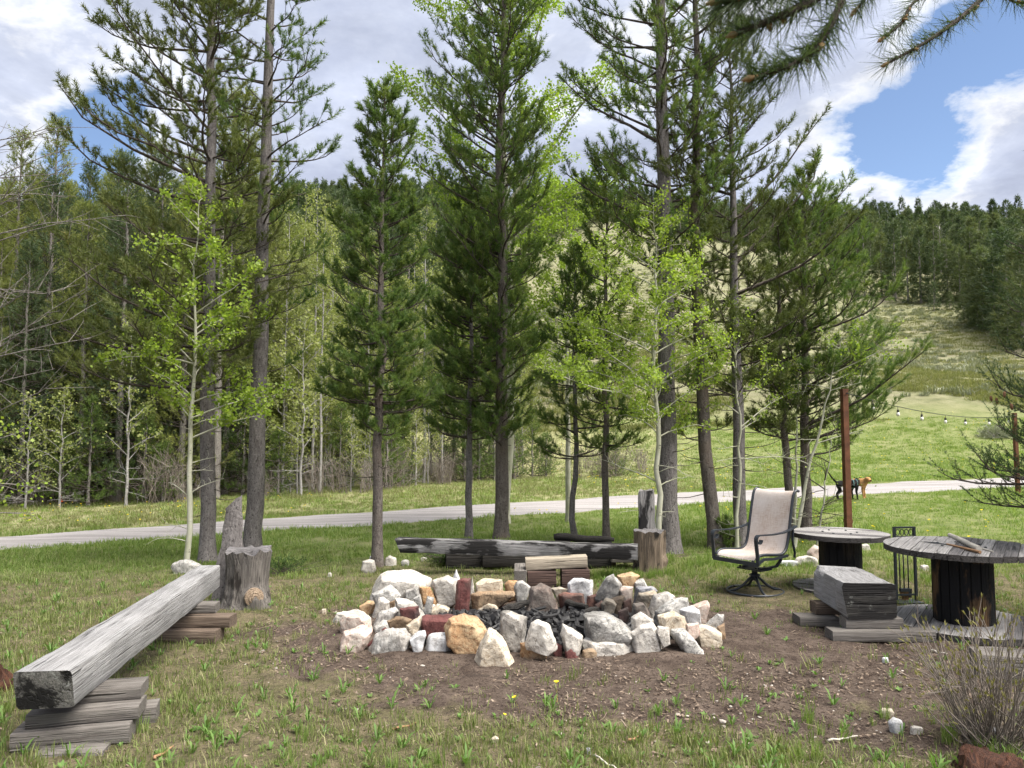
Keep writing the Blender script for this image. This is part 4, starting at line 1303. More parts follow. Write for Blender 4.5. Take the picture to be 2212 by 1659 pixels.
def simple_far(seed, h, R, nsh, nn, nl, nw, shape, cb=.6, mat='needle_far', shoot=.5, droop=-.1):
    """a distant conifer in one mesh: trunk and foliage"""
    rng = np.random.default_rng(seed)
    t = rng.uniform(0, 1, nsh) ** 1.15; z = cb + (h - cb) * t
    L = R * np.array([shape(q) for q in t]) * (rng.uniform(.35, 1, nsh) ** .6) * (.85 + .3 * np.sin(t * 40 + seed))
    az = rng.uniform(0, 6.283, nsh)
    P = np.stack([np.cos(az) * L, np.sin(az) * L, z + droop * L], -1)
    D = np.stack([np.cos(az), np.sin(az), .15 + .8 * t], -1) + rng.normal(0, .35, (nsh, 3))
    V, T, A = needles(P, D, np.full(nsh, shoot), nn, nl, nw, rng, (.3, 1.0))
    zz = np.linspace(0, h, 6); tv, tf = tubes([(np.stack([0 * zz, 0 * zz, zz - .3], -1), .018 * h * (1 - zz / h * .95))], 5)
    tri = np.vstack([tf[:, [0, 1, 2]], tf[:, [0, 2, 3]]])
    top = np.array([[0, 0, h + .25], [.12, 0, h - .5], [-.06, .1, h - .5], [-.06, -.1, h - .5]]); tt = np.array([[0, 1, 2], [0, 2, 3], [0, 3, 1]])
    VV = np.vstack([V, top, tv]); TT = np.vstack([T, tt + len(V), tri + len(V) + 4])
    me = np_mesh('far_conifer', VV, TT, {'rnd': np.concatenate([A, np.full(4, .3), np.full(len(tv), .1)])})
    me.materials.append(MATS[mat]); me.materials.append(MATS['bark_far'])
    mi = np.zeros(len(TT), np.int32); mi[len(T) + 3:] = 1
    me.polygons.foreach_set('material_index', mi)
    return me

FOREST_EDGE = [gh(*p) for p in ((-260, 1108), (0, 1100), (250, 1092), (430, 1084), (600, 1076), (760, 1066), (900, 1052), (1040, 1042), (1150, 1036))]
def edge_y(x): return float(np.interp(x, [p.x for p in FOREST_EDGE], [p.y for p in FOREST_EDGE]))

def wood():
    rng = random.Random(4)
    P = [proto('wood_pine', conifer(40 + i, hh, .13, cb, RR, lambda t: (1 - t) ** .8 * (.8 + .2 * min(1, t * 5)) + .03, None, whorl=.38, nb=5, tw=3.2, nn=12, nl=.11, nw=.016, shoot=.26, spacing=.24, bare=.15, twl=.7, slope=.1, sides=7, dead=4), 'bark_far', 'bark_twig', mm)
         for i, (hh, cb, RR, mm) in enumerate(((13, 2.2, 1.5, 'needle_forest'), (11, .4, 1.5, 'needle_forest'), (12, 3.5, 1.3, 'needle_forest'), (10.5, 1.0, 1.6, 'needle_dark')))]
    F = [proto('wood_fir', conifer(50 + i, hh, .12, .5, RR, lambda t: (1 - t) ** .85 + .03, None, whorl=.34, nb=6, tw=2.6, nn=9, nl=.10, nw=.017, shoot=.28, spacing=.22, bare=.1, twl=.5, slope=-.1, sides=7), 'bark_far', 'bark_twig', mm)
         for i, (hh, RR, mm) in enumerate(((11, 1.7, 'needle_dark'), (7.5, 1.4, 'needle_forest')))]
    Y = [proto('wood_sapling', conifer(60 + i, hh, .05, .15, RR, lambda t: (1 - t) ** .9 + .03, None, whorl=.26, nb=5, tw=3.2, nn=9, nl=.085, nw=.011, shoot=.2, spacing=.16, bare=.1, twl=.32, slope=.1, sides=6), 'bark_far', 'bark_twig', 'needle_young')
         for i, (hh, RR) in enumerate(((3.0, .75), (2.2, .6)))]
    A = [proto('wood_aspen', aspen(70 + i, hh, .05, cb, RR, 34, .075, pp, None, slope=1.1, bottom_bare=5, clump=.13), 'bark_dead', 'bark_dead', 'aspen_far', 4)
         for i, (hh, cb, RR, pp) in enumerate(((8, 1.4, 1.15, 26), (6.5, .8, 1.0, 22), (9.5, 2, 1.1, 24)))]
    S = [proto('wood_small_aspen', aspen(80 + i, hh, .028, cb, RR, 18, .06, 18, None, slope=1.0, bottom_bare=8, clump=.1), 'bark_dead', 'bark_dead', 'aspen_far', 4)
         for i, (hh, cb, RR) in enumerate(((3.4, .7, .7), (2.6, .4, .6)))]
    D = [proto('wood_snag', aspen(90, 9, .09, 2.5, .7, 30, .001, 0, None, slope=.05), 'bark_dead', 'bark_dead', 'bark_dead', 4)]
    g = 'trees of the wood across the road'
    spots = []
    def free(x, y, d):
        for (a, b, e) in spots:
            if (a - x) ** 2 + (b - y) ** 2 < (max(d, e)) ** 2 * .8: return False
        spots.append((x, y, d)); return True
    def put(kind, x, y, s):
        z = float(H(x, y)) - .05; rz = rng.uniform(0, 6.28)
        if kind == 'pine':
            j = rng.randrange(4)
            stand('pine_tree', ('tall olive pine with a short bare lower trunk in the wood', 'olive pine leafy down to the ground in the wood', 'slim olive pine with a high crown in the wood', 'broad low-branched pine in the wood')[j], 'pine tree', g, P[j], (x, y, z), rz, s)
        elif kind == 'fir': stand('fir_tree', 'conical fir skirted to the ground in the wood across the road', 'fir tree', g, rng.choice(F), (x, y, z), rz, s)
        elif kind == 'young': stand('pine_sapling', 'bright green young pine at the edge of the wood', 'pine sapling', g, rng.choice(Y), (x, y, z), rz, s)
        elif kind == 'aspen': stand('aspen_tree', 'pale green leafing aspen in the wood across the road', 'aspen tree', g, rng.choice(A), (x, y, z), rz, s)
        elif kind == 'small': stand('aspen_sapling', 'thin pale-stemmed aspen sapling at the edge of the wood', 'aspen sapling', g, rng.choice(S), (x, y, z), rz, s)
        else: stand('dead_tree', 'bare grey dead trunk standing in the wood', 'dead tree', g, D[0][:2], (x, y, z), rz, s)
    # two pale aspens and firs that stand out at the edge
    for k, dxp, s in (('small', 272, 1.5), ('small', 128, 1.25), ('young', 190, 1.0), ('young', 350, .8), ('small', 650, 1.6), ('small', 55, 1.2), ('young', 1330, .65), ('young', 1300, .5), ('young', 1150, .9), ('young', 1180, .8)):
        p = gh(dxp, {272: 1092, 128: 1098, 190: 1094, 350: 1086, 650: 1072, 55: 1100, 1330: 1030, 1300: 1028, 1150: 1032, 1180: 1030}[dxp])
        free(p.x, p.y, .6); put(k, p.x, p.y, s)
    for dxp, topy, Yd in ((20, 405, 37), (78, 362, 38), (198, 348, 40), (150, 400, 36), (240, 385, 42), (290, 392, 39), (118, 420, 34)):
        q = dp(dxp, topy, Yd); hz = q.z - float(H(q.x, Yd))
        free(q.x, Yd, 1.2); stand('fir_tree', 'tall dark fir spire topping the skyline of the wood', 'fir tree', 'dark firs on the skyline of the wood', F[0], (q.x, Yd, float(H(q.x, Yd)) - .05), dxp * .7, hz / 11.1)
    n = 0; tries = 0
    while n < 380 and tries < 14000:
        tries += 1
        x = rng.uniform(-34, 1.5)
        ey = edge_y(x) if x > FOREST_EDGE[0].x else FOREST_EDGE[0].y - .25 * (FOREST_EDGE[0].x - x)
        dep = rng.random() ** 1.3 * 26
        y = ey + .4 + dep
        a = (x / y) * FPX + CX
        if a < -190 or a > 1130: continue
        if dep > 6 and a > 900 - dep * 4: continue
        lightzone = a > 560
        if dep < 2.2:
            k = rng.choice(['small', 'young', 'young', 'aspen', 'aspen', 'small'] if lightzone else ['young', 'pine', 'young', 'fir', 'pine', 'fir', 'pine'])
        elif dep < 9:
            k = rng.choice(['aspen', 'aspen', 'aspen', 'pine', 'small', 'aspen'] if lightzone else ['pine', 'pine', 'pine', 'fir', 'aspen', 'dead', 'pine'])
        else:
            k = rng.choice(['pine', 'aspen', 'pine', 'fir'] if lightzone else ['pine', 'pine', 'fir', 'pine', 'dead'])
        if not free(x, y, {'small': .5, 'young': .6, 'aspen': .85, 'dead': .8}.get(k, 1.05)): continue
        s = rng.uniform(.8, 1.2) * float(np.interp(a, [0, 450], [.82, 1.0]))
        if lightzone and k in ('pine', 'fir'): s *= .8
        put(k, x, y, s); n += 1
    # brush at the foot of the wood
    br = []
    for i in range(4):
        r = np.random.default_rng(900 + i); paths = []
        for k in range(16):
            a = r.uniform(0, 6.283); L = r.uniform(.5, 1.3); sp = r.uniform(.05, .5)
            p0 = np.array([r.normal(0, .12), r.normal(0, .12), -.05]); p2 = p0 + np.array([math.cos(a) * sp * L, math.sin(a) * sp * L, L])
            p1 = (p0 + p2) / 2 + r.normal(0, .05, 3)
            paths.append((np.array([p0, p1, p2]), np.array([.009, .007, .004])))
            for j in range(3):
                q = p1 * .5 + p2 * .5 + r.normal(0, .05, 3); e = q + r.normal(0, .2, 3) + np.array([0, 0, .15]); paths.append((np.array([q, (q + e) / 2, e]), np.array([.005, .004, .003])))
        v, f = tubes(paths, 3)
        br.append(np_mesh('brush', v, f, {'rnd': np.repeat(r.uniform(0, 1, len(paths)), 9)}, False, 4))
    cb_ = variant_coll('brush', br, MATS['twig_bare'])
    nb_ = 80
    xs = RNG.uniform(-20, 6, nb_); ys = np.array([edge_y(x) for x in xs]) + RNG.exponential(1.2, nb_) - .2
    Pp, R = place(xs, ys)
    scatter('undergrowth', 'tangled grey brown bare brush along the foot of the wood', 'undergrowth', Pp, R, RNG.uniform(.6, 1.3, nb_), RNG.integers(0, 4, nb_), cb_)
wood()

def hill_forest():
    rng = np.random.default_rng(77)
    spr = lambda t: (1 - t) ** .8 + .03
    ov = lambda t: (1 - t) ** .55 * (.7 + .3 * min(1, t * 5)) + .04
    M = [simple_far(200 + i, hh, RR, 460, 7, .55, .12, sh, cb, mm) for i, (hh, RR, sh, cb, mm) in enumerate((
        (11, 2.1, spr, .4, 'needle_far'), (10, 2.4, ov, .7, 'needle_far'), (12.5, 1.9, spr, .5, 'needle_dark'), (9, 2.3, ov, .3, 'needle_far'), (11, 2.5, ov, .4, 'needle_dark')))]
    dead = simple_far(230, 9, .8, 60, 4, .5, .04, spr, 1.5, 'bark_dead')
    # where the forest begins on the slope, as distance against direction x/y
    def start(a): return np.interp(a, [-1, -.35, -.12, -.03, .12, .40, .46, .50, .56, .60, .64, .9], [48, 52, 70, 165, 215, 190, 165, 148, 150, 150, 92, 70])
    pts = []
    n = 26000
    yy = 48 * (400 / 48) ** rng.uniform(0, 1, n); aa = rng.uniform(-.86, .86, n)
    # area-uniform thinning
    keep = rng.uniform(size=n) < (yy / 400) ** .9
    yy, aa = yy[keep], aa[keep]
    xx = aa * yy
    st = start(aa)
    k = yy > st * (1 + .10 * (vnoise(xx, yy, .06, 81) - .5))
    # grassy openings
    k &= ~((vnoise(xx, yy, .02, 83) > .73) & (aa > -.1))
    xx, yy, aa = xx[k], yy[k], aa[k]
    # spacing grid
    cell = {}
    for x, y, a in zip(xx, yy, aa):
        c = (int(x // 4.0), int(y // 4.0))
        if c in cell: continue
        cell[c] = (x, y, a)
    pts = np.array(list(cell.values()))
    # the trees that show at the lower right margin of the forest
    extra = [(1905, 640, 11), (1935, 646, 12), (1962, 655, 11), (1990, 655, 11), (2020, 655, 10), (2048, 650, 12), (2075, 655, 11), (1930, 640, 10), (2018, 672, 4.5), (2052, 670, 3.6), (2083, 686, 4.6),
             (2125, 700, 11), (2150, 715, 12), (2180, 730, 13), (2210, 745, 14), (2140, 690, 11), (2170, 700, 12), (2230, 760, 13), (1868, 640, 9), (1850, 632, 7), (2112, 705, 6), (2200, 720, 12)]
    E = []
    for dx, dy, hh in extra:
        p = gh(dx, dy); E.append((p.x, p.y, hh))
    g = 'conifers on the far hillside'
    order = np.argsort(pts[:, 1])
    # visible first: outside the wood's cover the nearest show largest
    vis = pts[:, 2] > -.12
    o1 = [i for i in order if vis[i]][:190] + [i for i in order if (not vis[i]) and pts[i, 1] > 110][:80]
    s1 = set(o1)
    for (x, y, hh) in E:
        j = rng.integers(0, 5); o = mobj('conifer', M[j], None, None, (x, y, float(H(x, y)) - .1), (0, 0, rng.uniform(0, 6.28)))
        o.scale = (hh / 11,) * 3
        tag(o, 'conifer at the lower edge of the hillside forest above the open slope', 'conifer', 'conifers at the lower edge of the hillside forest')
    for i in o1:
        x, y, a = pts[i]
        me = dead if rng.uniform() < .05 else M[rng.integers(0, 5)]
        o = mobj('conifer', me, None, None, (x, y, float(H(x, y)) - .1), (0, 0, rng.uniform(0, 6.28)))
        o.scale = (rng.uniform(.65, 1.2),) * 3
        tag(o, 'dark green conifer among others on the far hillside', 'conifer', g)
    rest = np.array([p for i, p in enumerate(pts) if i not in s1])
    c = bpy.data.collections.new('far_conifers')
    for i, me in enumerate(M + [dead]): c.objects.link(bpy.data.objects.new('far_conifer_%02d' % i, me))
    P = np.stack([rest[:, 0], rest[:, 1], H(rest[:, 0], rest[:, 1]) - .1], -1)
    R = np.zeros_like(P); R[:, 2] = rng.uniform(0, 6.28, len(P))
    idx = rng.integers(0, 5, len(P)); idx[rng.uniform(size=len(P)) < .04] = 5
    scatter('hillside_forest', 'dense dark conifer forest covering the hillside up to the skyline', 'forest', P, R, rng.uniform(.7, 1.25, len(P)), idx, c)
hill_forest()
# ------------------------------------------------------------------ fire pit stones
def zoomA(x, y): return ((760 + x / 4.0963) / 1.10307, (1230 + y / 4.0963) / 1.10307)
def zoomB(x, y): return ((1240 + x / 4.0963) / 1.10307, (1230 + y / 4.0963) / 1.10307)

def rock_mesh(pts, depth, seed, rough=.012, sink=.06):
    """pts: outline (x, z) about the centre; gives an angular stone of that outline and real depth"""
    r = random.Random(seed)
    bm = bmesh.new()
    cx = sum(p[0] for p in pts) / len(pts); cz = sum(p[1] for p in pts) / len(pts)
    zmin = min(p[1] for p in pts)
    for (x, z) in pts:
        x = cx + (x - cx) * 1.045; z = cz + (z - cz) * 1.03
        low = z < cz
        if low and sink: z -= sink
        bm.verts.new((x, r.uniform(-.12, .12) * depth, z))
        for sg in (-1, 1):
            k = r.uniform(.55, .9); kz = r.uniform(.85, 1.0) if low else r.uniform(.5, .92)
            bm.verts.new((cx + (x - cx) * k, sg * depth * r.uniform(.3, .52), cz + (z - cz) * kz))
    res = bmesh.ops.convex_hull(bm, input=bm.verts)
    dead = [e for e in res['geom_interior'] if isinstance(e, bmesh.types.BMVert)]
    if dead: bmesh.ops.delete(bm, geom=dead, context='VERTS')
    loose = [v for v in bm.verts if not v.link_faces]
    if loose: bmesh.ops.delete(bm, geom=loose, context='VERTS')
    size = max(max(p[0] for p in pts) - min(p[0] for p in pts), max(p[1] for p in pts) - min(p[1] for p in pts))
    bmesh.ops.bevel(bm, geom=list(bm.edges), offset=size * .014, segments=1, affect='EDGES', profile=.5, clamp_overlap=True)
    bmesh.ops.triangulate(bm, faces=bm.faces)
    for _ in range(3):
        lim = max(.022, size * .075)
        es = [e for e in bm.edges if e.calc_length() > lim]
        if not es: break
        bmesh.ops.subdivide_edges(bm, edges=es, cuts=1)
        bmesh.ops.triangulate(bm, faces=[f for f in bm.faces if len(f.verts) > 3])
    bm.normal_update()
    off = Vector(((seed * 3.1) % 97, (seed * 1.7) % 89, 0))
    a = min(rough, size * .04)
    strat = Vector((r.uniform(-1, 1), r.uniform(-.5, .5), r.uniform(-1, 1))).normalized(); lay = r.choice((.2, .5, 1.1))
    for v in bm.verts:
        q = v.co + off
        d = mnoise.fractal(q * 16, 1.0, 2.0, 4) * a * .8 + mnoise.noise(q * 5) * a * .6
        sdir = q.x * strat.x + q.y * strat.y + q.z * strat.z
        led = abs(mnoise.noise(Vector((q.x * 3, q.y * 3, sdir * 24)))) * a * lay
        v.co += v.normal * (d - led)
    me = bpy.data.meshes.new('stone'); bm.to_mesh(me); bm.free()
    me.polygons.foreach_set('use_smooth', [True] * len(me.polygons))
    me.set_sharp_from_angle(angle=rad(32))
    return me

def stone(name, label, dpts, Y, mat, seed, depth=None, group='stones stacked around the fire pit', cat='stone'):
    gd = gp(0, max(q[1] for q in dpts), 0).y
    if -.3 < gd - Y < .28 or Y < 5.6: Y = gd - .015
    W_ = [dp(x, y, Y) for x, y in dpts]
    x0, x1 = min(p.x for p in W_), max(p.x for p in W_); z0, z1 = min(p.z for p in W_), max(p.z for p in W_)
    w, h = x1 - x0, z1 - z0
    d = depth or .85 * math.sqrt(w * h)
    c = Vector(((x0 + x1) / 2, Y, (z0 + z1) / 2))
    if abs(gd - Y - .015) < 1e-6: c.z -= .02
    me = rock_mesh([(p.x - c.x, p.z - c.z) for p in W_], d, seed, sink=.06 + (min(.06, max(0.0, z0 - .05)) if Y > 6.3 else 0.0))
    o = mobj(name, me, MATS[mat], None, c)
    return tag(o, label, cat, group)

def fire_pit():
    A = [
        ('w', 7.4, 'huge white slab stone at the back left of the fire ring', [(490, 760), (545, 650), (600, 560), (700, 548), (950, 550), (1100, 600), (1080, 690), (900, 760), (760, 740), (530, 800)], .5),
        ('g', 7.0, 'white and brown blocky stone leaning under the huge white slab', [(515, 760), (700, 670), (800, 770), (720, 830), (570, 825)]),
        ('g', 7.1, 'small cubic grey white stone inside the ring, below the huge slab', [(850, 720), (965, 680), (1005, 750), (940, 800), (850, 800)]),
        ('o', 7.2, 'flat orange brown shard against the huge white slab', [(985, 690), (1090, 690), (1165, 735), (1100, 765), (1000, 725)]),
        ('w', 7.25, 'large white angular stone left of the upright maroon stone', [(1110, 620), (1250, 585), (1345, 620), (1340, 740), (1230, 815), (1150, 750), (1090, 680)]),
        ('b', 7.45, 'white tilted stone poking up at the very back of the ring', [(1265, 580), (1340, 520), (1405, 580), (1350, 640)]),
        ('m', 7.1, 'tall upright maroon stone at the back of the ring', [(1320, 830), (1350, 630), (1390, 605), (1490, 600), (1470, 830), (1400, 865)], .14),
        ('c', 7.3, 'flat tan slab resting on the long brown stone', [(1530, 650), (1600, 610), (1790, 610), (1805, 690), (1720, 728), (1545, 730)]),
        ('t', 7.2, 'long low brown stone under the flat tan slab', [(1490, 760), (1560, 735), (1900, 730), (1915, 760), (1700, 835), (1510, 830)]),
        ('o', 7.38, 'small rounded orange brown stone beside the flat tan slab', [(1810, 660), (1850, 625), (1940, 630), (1930, 700), (1840, 720)]),
        ('g', 7.25, 'white faceted stone left of the pink boulder at the back', [(1905, 690), (1930, 640), (1985, 630), (2065, 690), (2000, 780), (1930, 770)]),
        ('w', 7.28, 'narrow white stone wedged right of the upright maroon stone', [(1480, 640), (1500, 590), (1530, 690), (1510, 740), (1475, 745)]),
        ('o', 6.9, 'orange brick-like stone on the left rim', [(400, 875), (480, 820), (565, 830), (510, 920), (440, 945), (410, 915)]),
        ('w', 6.72, 'white egg-shaped stone right of the orange brick-like stone', [(510, 930), (580, 790), (640, 780), (695, 830), (690, 880), (600, 940), (530, 990)]),
        ('w', 6.75, 'long flat white slab sloping into the fire bed on the left', [(740, 790), (830, 810), (930, 830), (1090, 950), (1000, 965), (900, 920), (760, 880)]),
        ('g', 6.92, 'small jagged grey white stone at the inner left rim', [(1010, 840), (1060, 775), (1120, 795), (1090, 890), (1040, 890)]),
        ('g', 6.98, 'little pale stone between the cubic and the jagged stones', [(920, 800), (985, 760), (1030, 810), (1000, 855)]),
        ('m', 6.45, 'dark maroon lump lying on the long flat white slab', [(785, 900), (870, 880), (970, 880), (1000, 950), (900, 990), (800, 970)]),
        ('g', 6.35, 'grey white wedge stone in the middle of the left pile', [(525, 1030), (590, 940), (740, 885), (775, 920), (680, 1000), (640, 1090), (560, 1110)]),
        ('t', 6.25, 'grey tan stone below the dark maroon lump', [(665, 1020), (740, 980), (860, 985), (905, 1010), (840, 1075), (720, 1085)]),
        ('w', 6.72, 'flat white stone lying at the far left of the ring', [(120, 980), (180, 940), (400, 915), (440, 945), (300, 985), (200, 1020)]),
        ('p', 6.25, 'upper of two pinkish white boulders at the left front', [(205, 1030), (250, 960), (420, 940), (500, 1000), (510, 1060), (400, 1090), (230, 1150)]),
        ('p', 5.92, 'lower of two pinkish white boulders at the left front', [(190, 1270), (240, 1130), (420, 1060), (515, 1120), (480, 1200), (360, 1290), (230, 1305)]),
        ('m', 5.88, 'thin maroon shard stuck between pinkish boulder and white slab', [(465, 1180), (520, 1140), (650, 1080), (665, 1095), (600, 1145), (490, 1195)], .06),
        ('g', 5.88, 'wide grey white slab at the left front of the ring', [(465, 1260), (560, 1150), (680, 1090), (840, 1090), (895, 1170), (880, 1240), (700, 1300), (640, 1310), (520, 1310)]),
        ('c', 6.02, 'olive tan grooved stone left of the flat maroon block', [(850, 1060), (990, 970), (1010, 1060), (960, 1130), (890, 1150)]),
        ('m', 6.05, 'flat-faced maroon block beside the big orange boulder', [(1005, 980), (1050, 960), (1330, 970), (1340, 1000), (1225, 1135), (1060, 1130), (1000, 1070)], .2),
        ('b', 5.7, 'narrow bluish white stone at the front, left of its wider twin', [(885, 1200), (960, 1130), (1040, 1110), (1050, 1160), (990, 1325), (940, 1310)]),
        ('b', 5.72, 'rounded bluish white stone at the front, left of the orange boulder', [(1030, 1280), (1070, 1160), (1130, 1135), (1260, 1140), (1295, 1190), (1270, 1315), (1100, 1310)]),
        ('o', 5.66, 'big orange layered boulder at the front of the ring', [(1230, 1090), (1260, 1000), (1400, 955), (1560, 1000), (1580, 1050), (1640, 1100), (1560, 1260), (1500, 1330), (1380, 1290), (1250, 1150)]),
        ('c', 5.45, 'cream boulder leaning right at the very front of the ring', [(1515, 1380), (1570, 1250), (1650, 1100), (1720, 1110), (1830, 1230), (1905, 1370), (1800, 1410), (1680, 1440)]),
        ('w', 5.72, 'tall white block behind the leaning cream boulder', [(1755, 1110), (1775, 930), (1860, 915), (2035, 985), (2000, 1090), (2005, 1180), (1920, 1290), (1800, 1190)]),
        ('t', 6.82, 'tiny brown stone behind the white egg-shaped stone', [(690, 840), (740, 820), (745, 880), (700, 890)]),
    ]
    B = [
        ('o', 5.5, 'small orange stone right of the leaning cream boulder', [(0, 1240), (80, 1220), (230, 1215), (250, 1310), (200, 1365), (100, 1370), (0, 1310)]),
        ('p', 6.98, 'rounded pink boulder at the back of the fire bed', [(30, 830), (110, 690), (200, 655), (290, 690), (370, 790), (300, 830), (130, 870)]),
        ('w', 5.68, 'white stone with a slanting right side, behind the small orange stone', [(40, 1170), (100, 1040), (180, 1010), (280, 1060), (350, 1160), (360, 1220), (290, 1260), (190, 1240), (60, 1220)]),
        ('m', 5.52, 'small maroon stone left of the almond-shaped white stone', [(300, 1270), (350, 1240), (410, 1260), (410, 1340), (350, 1340)]),
        ('w', 5.52, 'almond-shaped white stone standing at the front', [(390, 1150), (410, 1050), (500, 1090), (610, 1170), (590, 1260), (520, 1340), (440, 1280)]),
        ('g', 5.95, 'biggest long white slab lying along the right front', [(620, 950), (700, 945), (830, 950), (980, 1020), (1130, 1080), (1060, 1190), (900, 1195), (640, 1150)], .3),
        ('w', 5.56, 'long low grey white slab beneath the biggest long slab', [(600, 1200), (700, 1180), (1090, 1200), (1110, 1295), (820, 1315), (610, 1300)], .2),
        ('w', 5.46, 'white pyramid-shaped stone at the right front', [(1070, 1140), (1160, 1060), (1270, 1030), (1370, 1150), (1390, 1310), (1120, 1320)]),
        ('c', 7.18, 'flat cream stone on top of the red brick-like stone', [(300, 700), (380, 690), (480, 710), (470, 755), (380, 765)]),
        ('b', 7.15, 'bright white lumpy block in front of the small timber bench', [(460, 650), (520, 600), (600, 610), (700, 620), (715, 700), (600, 735), (470, 725)]),
        ('r', 7.06, 'red brick-like stone on the back inner rim', [(370, 770), (420, 745), (620, 750), (625, 840), (500, 880), (390, 840)]),
        ('r', 7.06, 'smaller dark red brick right of the red brick-like stone', [(650, 780), (760, 750), (800, 810), (720, 855), (655, 855)]),
        ('g', 7.0, 'big striated white stone tilted at the back right', [(725, 680), (830, 590), (910, 550), (985, 660), (960, 760), (800, 810)]),
        ('o', 7.25, 'orange brown slab on top at the back right of the ring', [(940, 580), (1080, 540), (1160, 580), (1050, 660), (1000, 650)]),
        ('g', 7.2, 'pale mossy stone behind the orange brown slab', [(1110, 640), (1200, 610), (1300, 670), (1300, 705), (1120, 700)]),
        ('p', 6.95, 'small pink tan stone below the orange brown slab', [(960, 720), (1000, 680), (1100, 690), (1090, 800), (990, 780)]),
        ('u', 6.92, 'smooth blue grey stone at the back right', [(1095, 740), (1130, 690), (1290, 680), (1340, 730), (1200, 760), (1110, 810)]),
        ('c', 6.7, 'smooth tan stone in front of the blue grey stone', [(1090, 810), (1150, 750), (1310, 725), (1345, 770), (1230, 840), (1130, 850)]),
        ('r', 6.78, 'orange red broken brick at the right inner rim', [(725, 870), (790, 820), (830, 850), (800, 930), (740, 905)]),
        ('c', 6.7, 'cream stone at the right inner rim beside the broken brick', [(780, 850), (830, 800), (900, 810), (940, 860), (870, 945), (810, 925)]),
        ('t', 6.76, 'wood-brown splintered slab at the right inner rim', [(890, 800), (980, 770), (1020, 780), (960, 860), (900, 935)]),
        ('w', 6.5, 'white stone sloping left near the top of the right pile', [(1215, 840), (1300, 770), (1450, 740), (1510, 790), (1400, 840), (1300, 910), (1220, 890)]),
        ('p', 6.42, 'pink stone on the inner slope of the right pile', [(1050, 930), (1100, 850), (1200, 840), (1320, 920), (1290, 975), (1150, 960)]),
        ('g', 6.2, 'big grey striped stone crowning the right pile', [(1320, 920), (1400, 850), (1480, 800), (1630, 800), (1670, 970), (1640, 1030), (1560, 1010), (1300, 990)]),
        ('c', 5.95, 'cream lozenge stone in front of the grey striped stone', [(1340, 970), (1500, 920), (1600, 980), (1635, 1050), (1500, 1105), (1380, 1040)]),
        ('w', 5.92, 'white stone between the longest slab and the cream lozenge', [(1080, 980), (1170, 930), (1300, 1010), (1290, 1080), (1090, 1070)]),
        ('b', 6.1, 'white stone just right of the grey striped stone', [(1550, 910), (1670, 870), (1750, 920), (1760, 1010), (1720, 1045), (1640, 1040)]),
        ('p', 6.3, 'pinkish pointed stone at the right rear rim', [(1680, 880), (1770, 850), (1820, 820), (1845, 860), (1810, 980), (1740, 990)]),
        ('g', 6.08, 'pale flat slab at the far right of the ring', [(1760, 1030), (1920, 945), (1990, 960), (1970, 1050), (1850, 1090)]),
        ('c', 5.76, 'tan brown fissured stone at the far right front', [(1700, 1100), (1770, 1060), (1960, 1120), (1965, 1180), (1880, 1270), (1740, 1210)]),
        ('g', 5.6, 'long tapering grey white stone pointing out at the right front', [(1465, 1150), (1480, 1110), (1600, 1100), (1700, 1200), (1820, 1290), (1760, 1330), (1600, 1260)]),
        ('w', 5.78, 'small white stone behind the pyramid-shaped stone', [(1340, 1070), (1450, 1080), (1460, 1170), (1390, 1210), (1320, 1120)]),
        ('p', 5.92, 'flat pink stone tucked under the right pile', [(1620, 1050), (1740, 1040), (1750, 1085), (1650, 1150), (1610, 1100)]),
        ('m', 6.5, 'dark maroon chip low in the right inner rim', [(950, 930), (1050, 880), (1060, 945), (960, 975)]),
        ('t', 6.0, 'small dark olive stone under the pale flat slab', [(1920, 1080), (1990, 1040), (2000, 1120), (1950, 1130)]),
        ('r', 6.74, 'low dark red brick under the smooth tan stone', [(1000, 830), (1080, 800), (1090, 860), (1000, 870)]),
    ]
    key = dict(w='rock_white', b='rock_bluewhite', p='rock_pink', c='rock_cream', o='rock_orange', m='rock_maroon', r='rock_red', t='rock_tan', g='rock_grey', u='rock_bluegrey')
    i = 0
    for lst, zf in ((A, zoomA), (B, zoomB)):
        for row in lst:
            k, Y, lab, pts = row[:4]
            dpt = row[4] if len(row) > 4 else None
            i += 1
            stone('fire_pit_stone', lab, [zf(*p) for p in pts], Y, key[k], 300 + i, dpt)
    # hidden rubble that carries the upper stones, low heap of soil and small stones under the ring
    rng = random.Random(3)
    n = 0
    for k in range(26):
        a = rng.uniform(0, 6.283); rr = rng.uniform(.93, 1.06)
        x = .28 + math.cos(a) * 1.38 * rr; y = 6.5 + math.sin(a) * .72 * rr
        s = rng.uniform(.05, .10)
        pts = [(math.cos(t * 6.283 / 7) * s * rng.uniform(.8, 1.3), math.sin(t * 6.283 / 7) * s * rng.uniform(.6, .9)) for t in range(7)]
        me = rock_mesh(pts, s * 1.6, 700 + k)
        o = mobj('rubble_stone', me, MATS[rng.choice(['rock_grey', 'rock_tan', 'rock_maroon', 'rock_cream'])], None, (x, y, s * .35))
        tag(o, 'small rubble stone filling a gap low in the fire ring', 'stone', 'rubble between the fire pit stones')
    # loose stones elsewhere
    def loose(px, py, w, h, mat, label, seed, grp='loose stones around the yard'):
        b = gh(px, py + h * .5); Y = b.y + .02
        r = random.Random(seed)
        pts = [(px + math.cos(t * 6.283 / 8) * w * .5 * r.uniform(.8, 1.15), py + math.sin(t * 6.283 / 8) * h * .5 * r.uniform(.75, 1.1)) for t in range(8)]
        stone('stone', label, pts, Y, mat, seed, None, grp)
    loose(797, 1220, 38, 24, 'rock_white', 'white stone at the left foot of the pointed young pine', 801)
